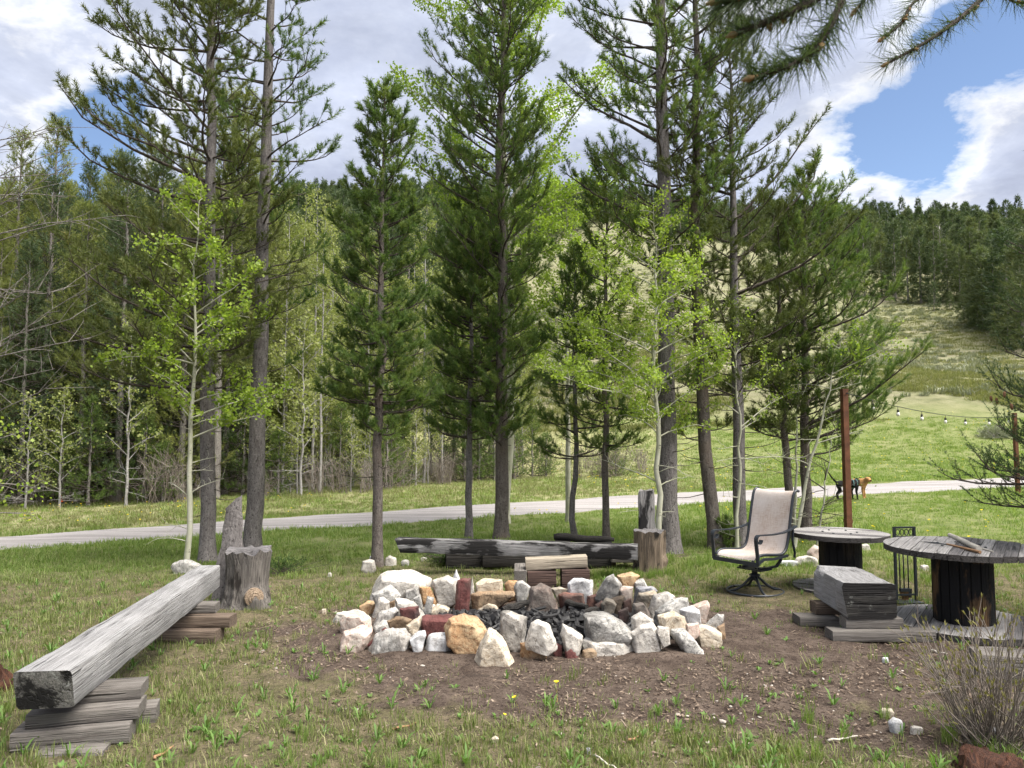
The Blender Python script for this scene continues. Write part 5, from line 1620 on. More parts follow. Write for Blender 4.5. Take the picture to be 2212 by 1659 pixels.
    loose(806, 1206, 18, 14, 'rock_bluewhite', 'small white stone tucked behind the left foot of the pointed young pine', 802)
    loose(843, 1211, 32, 22, 'rock_white', 'grey white stone at the right foot of the pointed young pine', 803)
    loose(876, 1214, 18, 13, 'rock_grey', 'small grey stone between the pointed young pine and the low juniper', 804)
    loose(916, 1207, 14, 10, 'rock_white', 'tiny white stone at the left tip of the low juniper', 805)
    loose(949, 1197, 26, 15, 'rock_cream', 'cream stone under the left end of the charred bench', 806)
    loose(712, 1240, 10, 7, 'rock_white', 'little white stone in the grass left of the pointed young pine', 807)
    loose(402, 1222, 68, 28, 'rock_grey', 'spotted white boulder at the foot of the small yellow-green aspen', 808)
    loose(1760, 1194, 34, 34, 'rock_pink', 'pinkish rounded stone left of the smaller spool table', 809)
    loose(1742, 1211, 54, 22, 'rock_white', 'flat white stone at the swivel chair side of the smaller spool table', 810)
    loose(1703, 1216, 46, 15, 'rock_bluewhite', 'flattest white stone, nearest the swivel chair base', 811)
    loose(1876, 1171, 28, 13, 'rock_grey', 'small white stone behind the gap between the two spool tables', 812)
    loose(1868, 1181, 26, 13, 'rock_white', 'white stone beside the drum of the smaller spool table', 813)
    loose(2150, 1208, 60, 20, 'rock_grey', 'grey white stone behind the right side of the larger spool table', 814)
    loose(1996, 1227, 20, 18, 'rock_white', 'small white stone behind the tool stand', 815)
    loose(1600, 1187, 54, 8, 'rock_white', 'low white stone in the grass behind the swivel chair arm', 816)
    loose(2172, 1387, 26, 12, 'rock_orange', 'orange stone at the foot of the larger spool table', 817)
    loose(1935, 1562, 30, 22, 'rock_bluewhite', 'white pebble-like stone on bare soil by the dry bush', 818)
    loose(1979, 1575, 32, 14, 'rock_white', 'flat white stone on bare soil left of the dry bush', 819)
    loose(1916, 1537, 30, 18, 'rock_cream', 'cream stone on the mulch near the dry bush', 820)
    loose(2142, 1583, 30, 32, 'rock_bluegrey', 'grey stone under the dry bush', 821)
    loose(1912, 1424, 16, 9, 'rock_bluewhite', 'small bluish stone on the mulch below the thick log bench', 822)
    loose(700, 1319, 12, 10, 'rock_cream', 'tiny cream stone left of the fire ring', 823)
    loose(1270, 1620, 14, 12, 'rock_bluegrey', 'round grey pebble in the front grass', 824)
    loose(1070, 1596, 18, 10, 'rock_cream', 'tan pebble in the front centre grass', 825)
fire_pit()

def fire_bed():
    rng = np.random.default_rng(9)
    ch = []
    for i in range(5):
        r = random.Random(20 + i); bm = bmesh.new(); bmesh.ops.create_icosphere(bm, subdivisions=1, radius=.022)
        for v in bm.verts: v.co = Vector((v.co.x * 1.4, v.co.y, v.co.z * .8)) * r.uniform(.6, 1.25)
        me = bpy.data.meshes.new('charcoal'); bm.to_mesh(me); bm.free()
        a = me.attributes.new('rnd', 'FLOAT', 'POINT'); a.data.foreach_set('value', [r.random() * .8] * len(me.vertices)); ch.append(me)
    for i in range(3):
        r = random.Random(40 + i); mb = MB(); p = [Vector((-.09, 0, .012))]
        for k in range(3): p.append(p[-1] + Vector((.06, r.uniform(-.01, .01), r.uniform(-.006, .008))))
        mb.tube(p, [.009, .011, .009, .006], 6); me = mb.mesh('charred_stick')
        a = me.attributes.new('rnd', 'FLOAT', 'POINT'); a.data.foreach_set('value', [r.random() * .7] * len(me.vertices)); ch.append(me)
    c = variant_coll('charcoal', ch, MATS['charcoal'])
    n = 3400
    a = rng.uniform(0, 6.283, n); q = np.sqrt(rng.uniform(0, 1, n))
    x = .27 + np.cos(a) * q * 1.22; y = 6.5 + np.sin(a) * q * .62
    h = .12 * np.exp(-((x - .3) / .9) ** 4 - ((y - 6.55) / .45) ** 2)
    P = np.stack([x, y, H(x, y) + h * rng.uniform(0, 1, n) + .005], -1)
    R = rng.uniform(0, 6.28, (n, 3)); idx = rng.integers(0, 5, n)
    st = rng.uniform(size=n) < .06; idx[st] = rng.integers(5, 8, st.sum()); R[st, :2] = rng.normal(0, .25, (st.sum(), 2))
    scatter('charcoal_bed', 'black charcoal and ash filling the fire pit', 'charcoal', P, R, rng.uniform(.2, 1.0, n) ** 1.5 * 1.9, idx, c)
    # two charred pieces of wood
    for lab, (x0, y0), (x1, y1), r, Yd in (('charred stick of wood lying across the charcoal', (1262, 1322), (1318, 1306), .022, 6.35), ('short burnt branch end at the back of the charcoal', (1150, 1300), (1190, 1294), .016, 6.7), ('thickest charred log end in the middle of the charcoal', (1085, 1318), (1140, 1302), .034, 6.5), ('blackened log leaning at the right of the charcoal', (1215, 1300), (1268, 1312), .03, 6.6)):
        a_ = gp(x0, y0, .12); b_ = gp(x1, y1, .14); c_ = (a_ + b_) / 2
        pts = [a_.lerp(b_, t) - c_ + Vector((0, 0, .008 * math.sin(t * 9))) for t in (0, .25, .5, .75, 1)]
        o = mobj('charred_wood', MB().tube(pts, [r * .8, r, r * 1.05, r * .9, r * .7], 9).mesh('charred_wood', True, 40), MATS['wood_black'], None, c_)
        tag(o, lab, 'firewood', 'burnt wood in the fire pit')
fire_bed()

# ------------------------------------------------------------------ timber
def timber_mesh(L, Wd, Hh, seed=0, r=.012, wob=.004, taper=1.0, cut0=0.0, cut1=0.0, n=14, top_in=0.0):
    """sawn timber along X, from 0 to L, origin at the bottom middle; end faces can be cut slanting"""
    rg = random.Random(seed)
    prof = []
    hw = Wd / 2
    for (cx, cz, a0) in ((hw - r, r, -90), (hw - r, Hh - r, 0), (-hw + r, Hh - r, 90), (-hw + r, r, 180)):
        for k in range(3):
            a = rad(a0 + k * 45)
            prof.append((cx + math.cos(a) * r, cz + math.sin(a) * r))
    bm = bmesh.new(); rings = []
    for i in range(n):
        t = i / (n - 1); ring = []
        for (y, z) in prof:
            k = 1 + (taper - 1) * t
            x = t * L
            if i == 0: x += cut0 * (1 - z / Hh) if cut0 >= 0 else -cut0 * (z / Hh)
            if i == n - 1: x -= cut1 * (1 - z / Hh) if cut1 >= 0 else -cut1 * (z / Hh)
            q = Vector((x * 3, y * 11 + seed * 5.1, z * 11))
            w = wob * mnoise.noise(q) + wob * .6 * mnoise.noise(q * 3)
            ring.append(bm.verts.new((x + (rg.uniform(-.3, .3) * wob if i in (0, n - 1) else 0), (y + (w if abs(y) > hw * .5 else 0)) * k, z + w)))
        rings.append(ring)
    m = len(prof)
    for i in range(n - 1):
        for k in range(m):
            bm.faces.new((rings[i][k], rings[i][(k + 1) % m], rings[i + 1][(k + 1) % m], rings[i + 1][k]))
    f0 = bm.faces.new(list(reversed(rings[0]))); f1 = bm.faces.new(rings[-1])
    f0.material_index = f1.material_index = 1
    for v_ in bm.verts: pass
    bmesh.ops.recalc_face_normals(bm, faces=bm.faces)
    me = bpy.data.meshes.new('timber'); bm.to_mesh(me); bm.free()
    me.polygons.foreach_set('use_smooth', [True] * len(me.polygons)); me.set_sharp_from_angle(angle=rad(35))
    return me

def timber(name, label, a, b, Wd, Hh, mat, endmat=None, seed=0, cat='timber', group=None, **kw):
    """from bottom-centre a to bottom-centre b"""
    a, b = Vector(a), Vector(b); d = b - a; L = d.length
    me = timber_mesh(L, Wd, Hh, seed, **kw)
    me.materials.append(MATS[mat]); me.materials.append(MATS[endmat or mat])
    o = mobj(name, me, None, None, a)
    o.rotation_euler = (0, -math.asin(d.z / L), math.atan2(d.y, d.x))
    return tag(o, label, cat, group)

def benches():
    gS = 'timbers stacked under the long beam bench'
    # long beam bench on the left
    a = gp(92, 1450, .44); b = gp(452, 1222, .47)
    a.z = .235; b.z = .27
    timber('beam_bench', 'long pale grey squared beam used as a bench on the left', a, b, .285, .205, 'wood_silver', 'endgrain', 1, 'bench', None, r=.02, wob=.004, taper=.68, cut0=.05, n=40)
    dirb = Vector((b.x - a.x, b.y - a.y, 0)).normalized(); per = Vector((dirb.y, -dirb.x, 0))
    def cross(t, off0, off1, z, Wd, Hh, lab, seed, mat='wood_grey', skew=0.0):
        c = a.lerp(b, t); c.z = z
        ex = (per + dirb * skew).normalized()
        timber('support_timber', lab, c + ex * off0, c + ex * off1, Wd, Hh, mat, mat, seed, 'timber', gS, r=.01, n=8)
    cross(.13, -.16, .36, .17, .2, .072, 'topmost timber under the near end of the long beam bench', 11, 'wood_grey', .13)
    cross(.09, -.16, .39, .10, .21, .07, 'second timber from the top under the near end of the long beam', 12, 'wood_grey', .14)
    cross(.07, -.20, .37, .0, .21, .098, 'thick timber with a bolt hole under the near end of the long beam', 13, 'wood_grey', .14)
    cross(.14, -.10, .42, .0, .16, .095, 'timber end showing behind the near stack under the long beam', 14, 'wood_grey', .2)
    cross(.02, -.03, .3, -.06, .12, .08, 'lowest timber sunk in the grass under the near end', 15, 'wood_grey', .05)
    cross(.80, -.1, .24, .19, .14, .075, 'topmost short block under the far end of the long beam', 16, 'wood_grey')
    cross(.775, -.25, .40, .10, .16, .088, 'middle timber under the far end of the long beam bench', 17, 'wood_brown', -.12)
    cross(.75, -.32, .32, .0, .17, .098, 'bottom timber under the far end of the long beam bench', 18, 'wood_brown', -.18)
    # charred bench at the back
    a2 = gp(858, 1191, .245); b2 = gp(1378, 1208, .235)
    timber('beam_bench', 'charred grey squared beam used as a bench at the back', a2, b2, .2, .165, 'wood_charred', 'wood_black', 2, 'bench', None, r=.014, wob=.008, cut0=.07, n=36)
    g2 = 'dark supports under the charred bench'
    c = gp(1000, 1228, 0); timber('support_timber', 'black timber block under the left part of the charred bench', c + Vector((-.22, .05, 0)), c + Vector((.24, .12, 0)), .24, .24, 'wood_black', None, 21, 'timber', g2, n=8)
    c = gp(1185, 1232, 0); timber('support_timber', 'long black log slung beneath the middle of the charred bench', c + Vector((-.82, .16, .02)), c + Vector((.78, .2, .0)), .26, .215, 'wood_black', None, 22, 'timber', g2, r=.05, n=12)
    c = gp(1345, 1230, 0); timber('support_timber', 'short grey crosswise block under the right end of the charred bench', c + Vector((-.15, .06, .1)), c + Vector((.14, .06, .1)), .34, .075, 'wood_grey', None, 23, 'timber', g2, n=6)
    c = gp(1310, 1226, 0); timber('support_timber', 'weathered lump of wood in the grass under the charred bench', c + Vector((-.2, .0, 0)), c + Vector((.1, .03, 0)), .18, .12, 'wood_brown', None, 24, 'timber', g2, r=.04, wob=.02, n=8)
    # dark log lying behind it
    c0 = gp(1200, 1172, .22); c1 = gp(1335, 1176, .24); c0.y += .35; c1.y += .35
    c0.z = c1.z = .25
    o = mobj('fallen_log', MB().tube([c0.lerp(c1, t) - c0 + Vector((0, .02 * math.sin(7 * t), .008 * math.sin(9 * t))) for t in np.linspace(0, 1, 12)], [.04, .05, .052, .05, .056, .05, .048, .05, .045, .04, .035, .025], 12).mesh('fallen_log', True), MATS['wood_black'], None, c0)
    tag(o, 'dark barked log lying behind the charred bench', 'log')
    for t in (.15, .85):
        q = c0.lerp(c1, t); tag(mobj('log_rest', MB().box((0, 0, .098), (.2, .24, .215)).mesh('log_rest'), MATS['wood_black'], None, (q.x, q.y, 0)), 'dark block propping the log behind the charred bench', 'timber', 'blocks under the dark log')
    # small timber bench behind the ring
    g3 = 'blocks of the small timber bench behind the fire ring'
    a3 = gp(1136, 1268, 0); b3 = gp(1268, 1262, 0)
    Y = 8.15
    def at(px, z): 
        p = dp(px, 1200, Y); return Vector((p.x, Y, z))
    timber('small_bench_timber', 'pale sawn timber lying across the two dark blocks behind the ring', at(1136, .225), at(1268, .255), .17, .12, 'wood_pale', 'wood_pale', 31, 'timber', None, r=.014, n=10)
    timber('support_block', 'left dark red-brown block under the pale timber', at(1139, .0) + Vector((0, .02, 0)), at(1200, .0) + Vector((0, .02, 0)), .3, .222, 'wood_redbrown', None, 32, 'timber', g3, n=6)
    timber('support_block', 'right dark red-brown block under the pale timber', at(1212, .0) + Vector((0, .02, 0)), at(1271, .0) + Vector((0, .02, 0)), .3, .24, 'wood_redbrown', None, 33, 'timber', g3, n=6)
    timber('support_block', 'upper grey timber end left of the dark blocks', at(1110, .125) + Vector((.07, -.15, 0)), at(1110, .125) + Vector((.07, .35, 0)), .13, .11, 'wood_grey', None, 34, 'timber', g3, n=6)
    timber('support_block', 'lower grey timber end left of the dark blocks', at(1110, .0) + Vector((.07, -.14, 0)), at(1110, .0) + Vector((.07, .36, 0)), .13, .12, 'wood_grey', None, 35, 'timber', g3, n=6)
    # thick log bench at the right
    nb_ = gp(1880, 1257, .465); fb = gp(1812, 1228, .465)
    nb_.z = .17; fb.z = .19
    timber('log_bench', 'thick squared weathered log with blackened near end, before the spool tables', nb_, fb + (fb - nb_).normalized() * .05, .43, .285, 'wood_silver', 'charred_end', 41, 'bench', None, r=.05, wob=.034, n=22)
    g4 = 'timbers stacked under the thick log bench'
    dr = (fb - nb_); dr.z = 0; dr.normalize(); pr = Vector((dr.y, -dr.x, 0))
    def under(c, l, r_, z, Wd, Hh, lab, seed, mat='wood_grey', sk=0.0):
        ex = (pr + dr * sk).normalized(); c = Vector((c.x, c.y, z))
        timber('support_timber', lab, c - ex * l, c + ex * r_, Wd, Hh, mat, mat, seed, 'timber', g4, r=.012, n=8)
    under(nb_ + dr * .08, .20, .26, .085, .14, .085, 'swirl-grained block directly under the near end of the thick log', 42)
    under(nb_ + dr * .02, .34, .48, .0, .17, .083, 'lowest long timber under the near end of the thick log', 43)
    under(fb - dr * .08, .27, .1, .09, .15, .1, 'dark block under the far end of the thick log', 44, 'wood_brown')
    under(fb - dr * .14, .44, -.1, .0, .2, .088, 'short low timber jutting left under the far end of the thick log', 45)
    # timber at the right edge behind the bush
    c = gp(2215, 1478, 0); timber('edge_timber', 'weathered squared timber lying behind the dry bush at the right edge', c + Vector((-.27, .12, 0)), c + Vector((.7, -.1, 0)), .2, .19, 'wood_grey', 'wood_grey', 46, 'timber', r=.02, wob=.01)
benches()

# ------------------------------------------------------------------ stumps
def stump_mesh(prof, sides, seed, amp, knots=(), jag=.03):
    """profile [(r, z)], rough sides; knots: (angle, z, size, push)"""
    bm = bmesh.new(); rings = []
    rg = random.Random(seed)
    zs = np.linspace(prof[0][1], prof[-1][1], 22)
    for z in zs:
        r = float(np.interp(z, [p[1] for p in prof], [p[0] for p in prof])); ring = []
        for k in range(sides):
            a = 2 * math.pi * k / sides
            q = Vector((math.cos(a) * 2.2 + seed, math.sin(a) * 2.2, z * 1.2))
            rr = r * (1 + amp * mnoise.noise(q) + amp * .6 * mnoise.noise(Vector((math.cos(a) * 9 + seed, math.sin(a) * 9, z * 2))))
            for ka, kz, ks, kp in knots:
                da = (a - ka + math.pi) % (2 * math.pi) - math.pi
                rr += kp * math.exp(-((da * r) ** 2 + (z - kz) ** 2) / ks ** 2)
            zt = z + jag * mnoise.noise(Vector((math.cos(a) * 3 + seed, math.sin(a) * 3, 4))) * max(0, (z - prof[0][1]) / (prof[-1][1] - prof[0][1]) - .6) * 2.5
            ring.append(bm.verts.new((math.cos(a) * rr, math.sin(a) * rr, zt)))
        rings.append(ring)
    for i in range(len(zs) - 1):
        for k in range(sides):
            bm.faces.new((rings[i][k], rings[i][(k + 1) % sides], rings[i + 1][(k + 1) % sides], rings[i + 1][k]))
    bm.faces.new(list(reversed(rings[0])))
    # slightly hollow top with cracks
    inner = [bm.verts.new((v.co.x * .55, v.co.y * .55, v.co.z + rg.uniform(-.008, .006))) for v in rings[-1]]
    for k in range(sides):
        f = bm.faces.new((rings[-1][k], rings[-1][(k + 1) % sides], inner[(k + 1) % sides], inner[k])); f.material_index = 1
    f = bm.faces.new(inner); f.material_index = 1
    bmesh.ops.recalc_face_normals(bm, faces=bm.faces)
    me = bpy.data.meshes.new('stump'); bm.to_mesh(me); bm.free()
    me.polygons.foreach_set('use_smooth', [True] * len(me.polygons)); me.set_sharp_from_angle(angle=rad(50))
    return me

def slab_mesh(w0, w1, t, h, seed, lean=(0, 0), cut=.04):
    """upright back slab: curved outer side, rough"""
    bm = bmesh.new(); rings = []
    n = 12; m = 14
    for i in range(n):
        u = i / (n - 1); w = w0 + (w1 - w0) * u; ring = []
        for k in range(m):
            a = 2 * math.pi * k / m
            x = math.cos(a) * w / 2; y = math.sin(a) * t / 2 * (1 if math.sin(a) > 0 else .55)
            q = Vector((x * 9 + seed, y * 9, u * 4))
            s = 1 + .22 * mnoise.noise(q) + .12 * mnoise.noise(q * 3)
            z = u * h
            if i == n - 1: z += cut * (x / w) + .05 * mnoise.noise(q * 5)
            ring.append(bm.verts.new((x * s + lean[0] * u, y * s + lean[1] * u, z)))
        rings.append(ring)
    for i in range(n - 1):
        for k in range(m): bm.faces.new((rings[i][k], rings[i][(k + 1) % m], rings[i + 1][(k + 1) % m], rings[i + 1][k]))
    bm.faces.new(list(reversed(rings[0]))); bm.faces.new(rings[-1])
    bmesh.ops.recalc_face_normals(bm, faces=bm.faces)
    me = bpy.data.meshes.new('slab'); bm.to_mesh(me); bm.free()
    me.polygons.foreach_set('use_smooth', [True] * len(me.polygons)); me.set_sharp_from_angle(angle=rad(50))
    return me

def stumps():
    b = gp(522, 1312, 0); b.y += .12
    root = thing('stump_chair', 'knotted grey stump carved as a chair with a tall bark-covered back', 'stump chair', b)
    me = stump_mesh([(.25, -.03), (.215, .05), (.19, .2), (.2, .4), (.22, .53)], 48, 3, .16, [(5.35, .10, .075, .05), (5.7, .03, .1, .05)], .06)
    me.materials.append(MATS['stump_side']); me.materials.append(MATS['spool_dark']); mobj('seat', me, None, root)
    kn = MB()
    for k, (r0, r1, z) in enumerate(((.09, .075, 0), (.062, .05, .012), (.036, .024, .02))):
        kn.lathe([(r0, z - .03), (r0, z), (r1, z + .008), (r1 * .6, z + .004)], 16)
    ko = mobj('knot', kn.mesh('knot', True, 40), MATS['stump_knot'], root)
    ka = 5.35; ko.location = (math.cos(ka) * .25, math.sin(ka) * .25, .11); ko.rotation_euler = (math.pi / 2, 0, ka + math.pi / 2)
    bk = slab_mesh(.32, .15, .13, 1.0, 5, (-.07, .04), .16); bk.materials.append(MATS['bark_grey'])
    mobj('backrest', bk, None, root, (-.235, .16, -.02), (0, .1, .25))
    b = gp(1410, 1240, 0); b.y += .17
    root = thing('stump_chair', 'round brown stump chair with an upright grey slab back, beside the charred bench', 'stump chair', b)
    me = stump_mesh([(.2, -.03), (.187, .05), (.18, .2), (.183, .4), (.19, .495)], 52, 8, .16, [(5.9, .14, .05, .03)])
    me.materials.append(MATS['stump_brown']); me.materials.append(MATS['spool_dark']); mobj('seat', me, None, root)
    bk = slab_mesh(.25, .2, .1, .99, 9, (.0, .02), .02); bk.materials.append(MATS['slab_dark'])
    mobj('backrest', bk, None, root, (.005, .19, -.02), (0, 0, .1))
    # rotten stumps at the picture's lower corners
    b = gp(2143, 1672, 0); b.y += .0
    me = stump_mesh([(.17, -.03), (.15, .02), (.135, .05), (.13, .075)], 32, 12, .3, (), .08); me.materials.append(MATS['rot_red']); me.materials.append(MATS['rot_red'])
    tag(mobj('rotten_stump', me, None, None, b), 'crumbling red-brown rotten stump at the foot of the dry bush', 'stump')
    b = gp(-14, 1492, 0)
    me = stump_mesh([(.12, -.03), (.11, .04), (.085, .09), (.05, .13)], 28, 15, .3, (), .08); me.materials.append(MATS['rot_red']); me.materials.append(MATS['rot_red'])
    tag(mobj('rotten_stump', me, None, None, b), 'small red-brown rotten stump at the left edge past the long beam', 'stump')
stumps()
# ------------------------------------------------------------------ cable spool tables
def disc_planks(R, t, n, gap, seed):
    """boards cut to a circle, along X; one list of polygons"""
    out = []; w = 2 * R / n
    for i in range(n):
        y0 = -R + i * w + gap / 2; y1 = -R + (i + 1) * w - gap / 2
        y0c = max(y0, -R * .998); y1c = min(y1, R * .998)
        ys = np.linspace(y0c, y1c, 6)
        right = [(math.sqrt(max(0, R * R - y * y)), y) for y in ys]; left = [(-x, y) for x, y in reversed(right)]
        poly = right + left
        out.append(poly)
    return out

def spool_table(label, loc, R, h, rd, t, n, rz, seed, tilt=(0, 0), drum='drum', staves=18):
    root = thing('spool_table', label, 'table', loc, rz)
    root.rotation_euler = (tilt[0], tilt[1], rz)
    r = random.Random(seed)
    for nm, z in (('bottom_disc', 0.0), ('tabletop', h - t)):
        base = mobj(nm, MB().lathe([(R * .93, z + t * .12), (R * .93, z + t * .5)], 48).mesh(nm), MATS['spool_edge'], root)
        for i, poly in enumerate(disc_planks(R, t, n, .005, seed + i if False else seed)):
            dz = r.uniform(-.003, .003)
            me = MB().prism(poly, z + .001 * (i % 2) + dz, z + t + dz).mesh('plank')
            me.materials.append(MATS['spool_top'] if r.random() < .86 else MATS['spool_dark']); me.materials.append(MATS['spool_edge'])
            for p in me.polygons:
                if abs(p.normal.z) < .5: p.material_index = 1
            mobj('plank', me, None, base)
        if nm == 'tabletop':
            for k in range(6):
                a = k * 1.047 + .3
                mobj('bolt', MB().lathe([(.012, 0), (.012, .006), (.006, .009)], 8).mesh('bolt', True, 40), MATS['iron'], base, (math.cos(a) * rd * .8, math.sin(a) * rd * .8, h + .0025))
    dr = thing('drum', None, None); dr.parent = root
    for k in range(staves):
        a0 = 2 * math.pi * k / staves; a1 = 2 * math.pi * (k + 1) / staves; g = .004 / rd
        o = r.uniform(-.003, .003)
        poly = [((rd + o) * math.cos(a), (rd + o) * math.sin(a)) for a in (a0 + g, (a0 + a1) / 2, a1 - g)] + [((rd - .025) * math.cos(a), (rd - .025) * math.sin(a)) for a in (a1 - g, a0 + g)]
        mobj('stave', MB().prism(poly, t + .002, h - t - .002).mesh('stave'), MATS[drum], dr)
    mobj('drum_core', MB().lathe([(rd - .02, t + .003), (rd - .02, h - t - .003)], 24).mesh('drum_core'), MATS['wood_black'], dr)
    return root

big = gp(2083, 1343, .05)
spool_table('larger cable spool table with sticks on top, at the right', (big.x, big.y, .012), .61, .69, .235, .05, 13, .95, 5, (.0, -.006))
small = gp(1822, 1272, .03)
spool_table('smaller cable spool table with a black drum, behind the thick log', (small.x, small.y + .05, .0), .49, .62, .215, .05, 7, -.55, 9, (.0, .0), 'drum_black', 16)

def table_things():
    z = .70
    def stick(name, label, p0, p1, r0, r1, mat, sides=9, z0=z, bend=.006, grp='sticks lying on the larger spool table'):
        a = gp(*p0, z0); b = gp(*p1, z0); a.z += r0; b.z += r1; c = (a + b) / 2
        pts = [a.lerp(b, t) - c + Vector((bend * math.sin(5 * t), bend * math.sin(3 * t + 1), 0)) for t in np.linspace(0, 1, 8)]
        o = mobj(name, MB().tube(pts, list(np.linspace(r0, r1, 8)), sides).mesh(name, True, 50), MATS[mat], None, c)
        return tag(o, label, 'stick', grp)
    stick('stick', 'thick pale peeled stick on the larger spool table', (2052, 1160), (2116, 1192), .019, .024, 'stick_grey')
    stick('stick', 'thin brown stick beside the thick pale stick', (2046, 1178), (2118, 1196), .009, .013, 'stick_brown')
    stick('stick', 'slender grey stick at the right of the thick pale stick', (2100, 1182), (2146, 1193), .008, .006, 'stick_grey')
    # roasting fork
    a = gp(2012, 1174, z); b = gp(2060, 1180, z); c = (a + b) / 2; c.z = z + .008
    root = thing('roasting_fork', 'black two-pronged roasting fork on the larger spool table', 'fork', c)
    d = (b - a).normalized(); p = Vector((-d.y, d.x, 0))
    mobj('shaft', MB().tube([d * -.02, d * .22], .0045, 6).mesh('shaft'), MATS['iron'], root)
    for s in (-1, 1):
        mobj('prong', MB().tube([d * -.02, d * -.05 + p * s * .022, d * -.18 + p * s * .024], [.004, .004, .002], 6).mesh('prong'), MATS['iron'], root)
table_things()

def tool_stand():
    b = gp(1962, 1306, 0)
    b.y += .03
    root = thing('fire_tool_stand', 'black metal fireplace tool stand with brush and pokers behind the larger spool table', 'tool stand', b, .12)
    m = MATS['iron']
    w = .105; h = .755
    for s in (-1, 1):
        mobj('post', MB().box((s * w, 0, h / 2), (.022, .022, h)).mesh('post'), m, root)
    mobj('base', MB().box((0, 0, .014), (.26, .17, .028)).mesh('base'), m, root)
    mobj('crossbar', MB().box((0, 0, .09), (.21, .016, .016)).mesh('crossbar'), m, root)
    fr = MB()
    for z in (h - .008, h - .1): fr.box((0, 0, z), (.235, .024, .016))
    for s in (-1, 1): fr.box((s * .108, 0, h - .054), (.018, .024, .08))
    mobj('header', fr.mesh('header'), m, root)
    sc = MB()
    for k in range(4):
        cx = -.07 + k * .047
        sc.tube([(cx + .021 * math.cos(t), 0, h - .055 + .03 * math.sin(t)) for t in np.linspace(0, 6.283, 14)], .0045, 5)
    mobj('scrollwork', sc.mesh('scrollwork', True), m, root)
    for k, x in enumerate((-.055, -.012, .035)):
        t = mobj('poker', MB().tube([(x, .012, h - .11), (x + .003, .014, .35), (x, .012, .13)], .0065, 6).mesh('poker', True), m, root)
    br = mobj('brush', MB().box((-.01, .01, .135), (.1, .03, .03)).mesh('brush_block'), m, root)
    bs = MB(); r = random.Random(3)
    for k in range(70):
        x = r.uniform(-.055, .035); y = r.uniform(0, .022)
        bs.tube([(x, y, .125), (x + r.uniform(-.012, .012), y + r.uniform(-.006, .006), .035)], [.0022, .0012], 3)
    mobj('bristles', bs.mesh('bristles'), MATS['bristle'], br)
    mobj('shovel', MB().box((.04, .012, .10), (.05, .006, .09), (.15, 0, 0)).mesh('shovel'), m, root)
tool_stand()

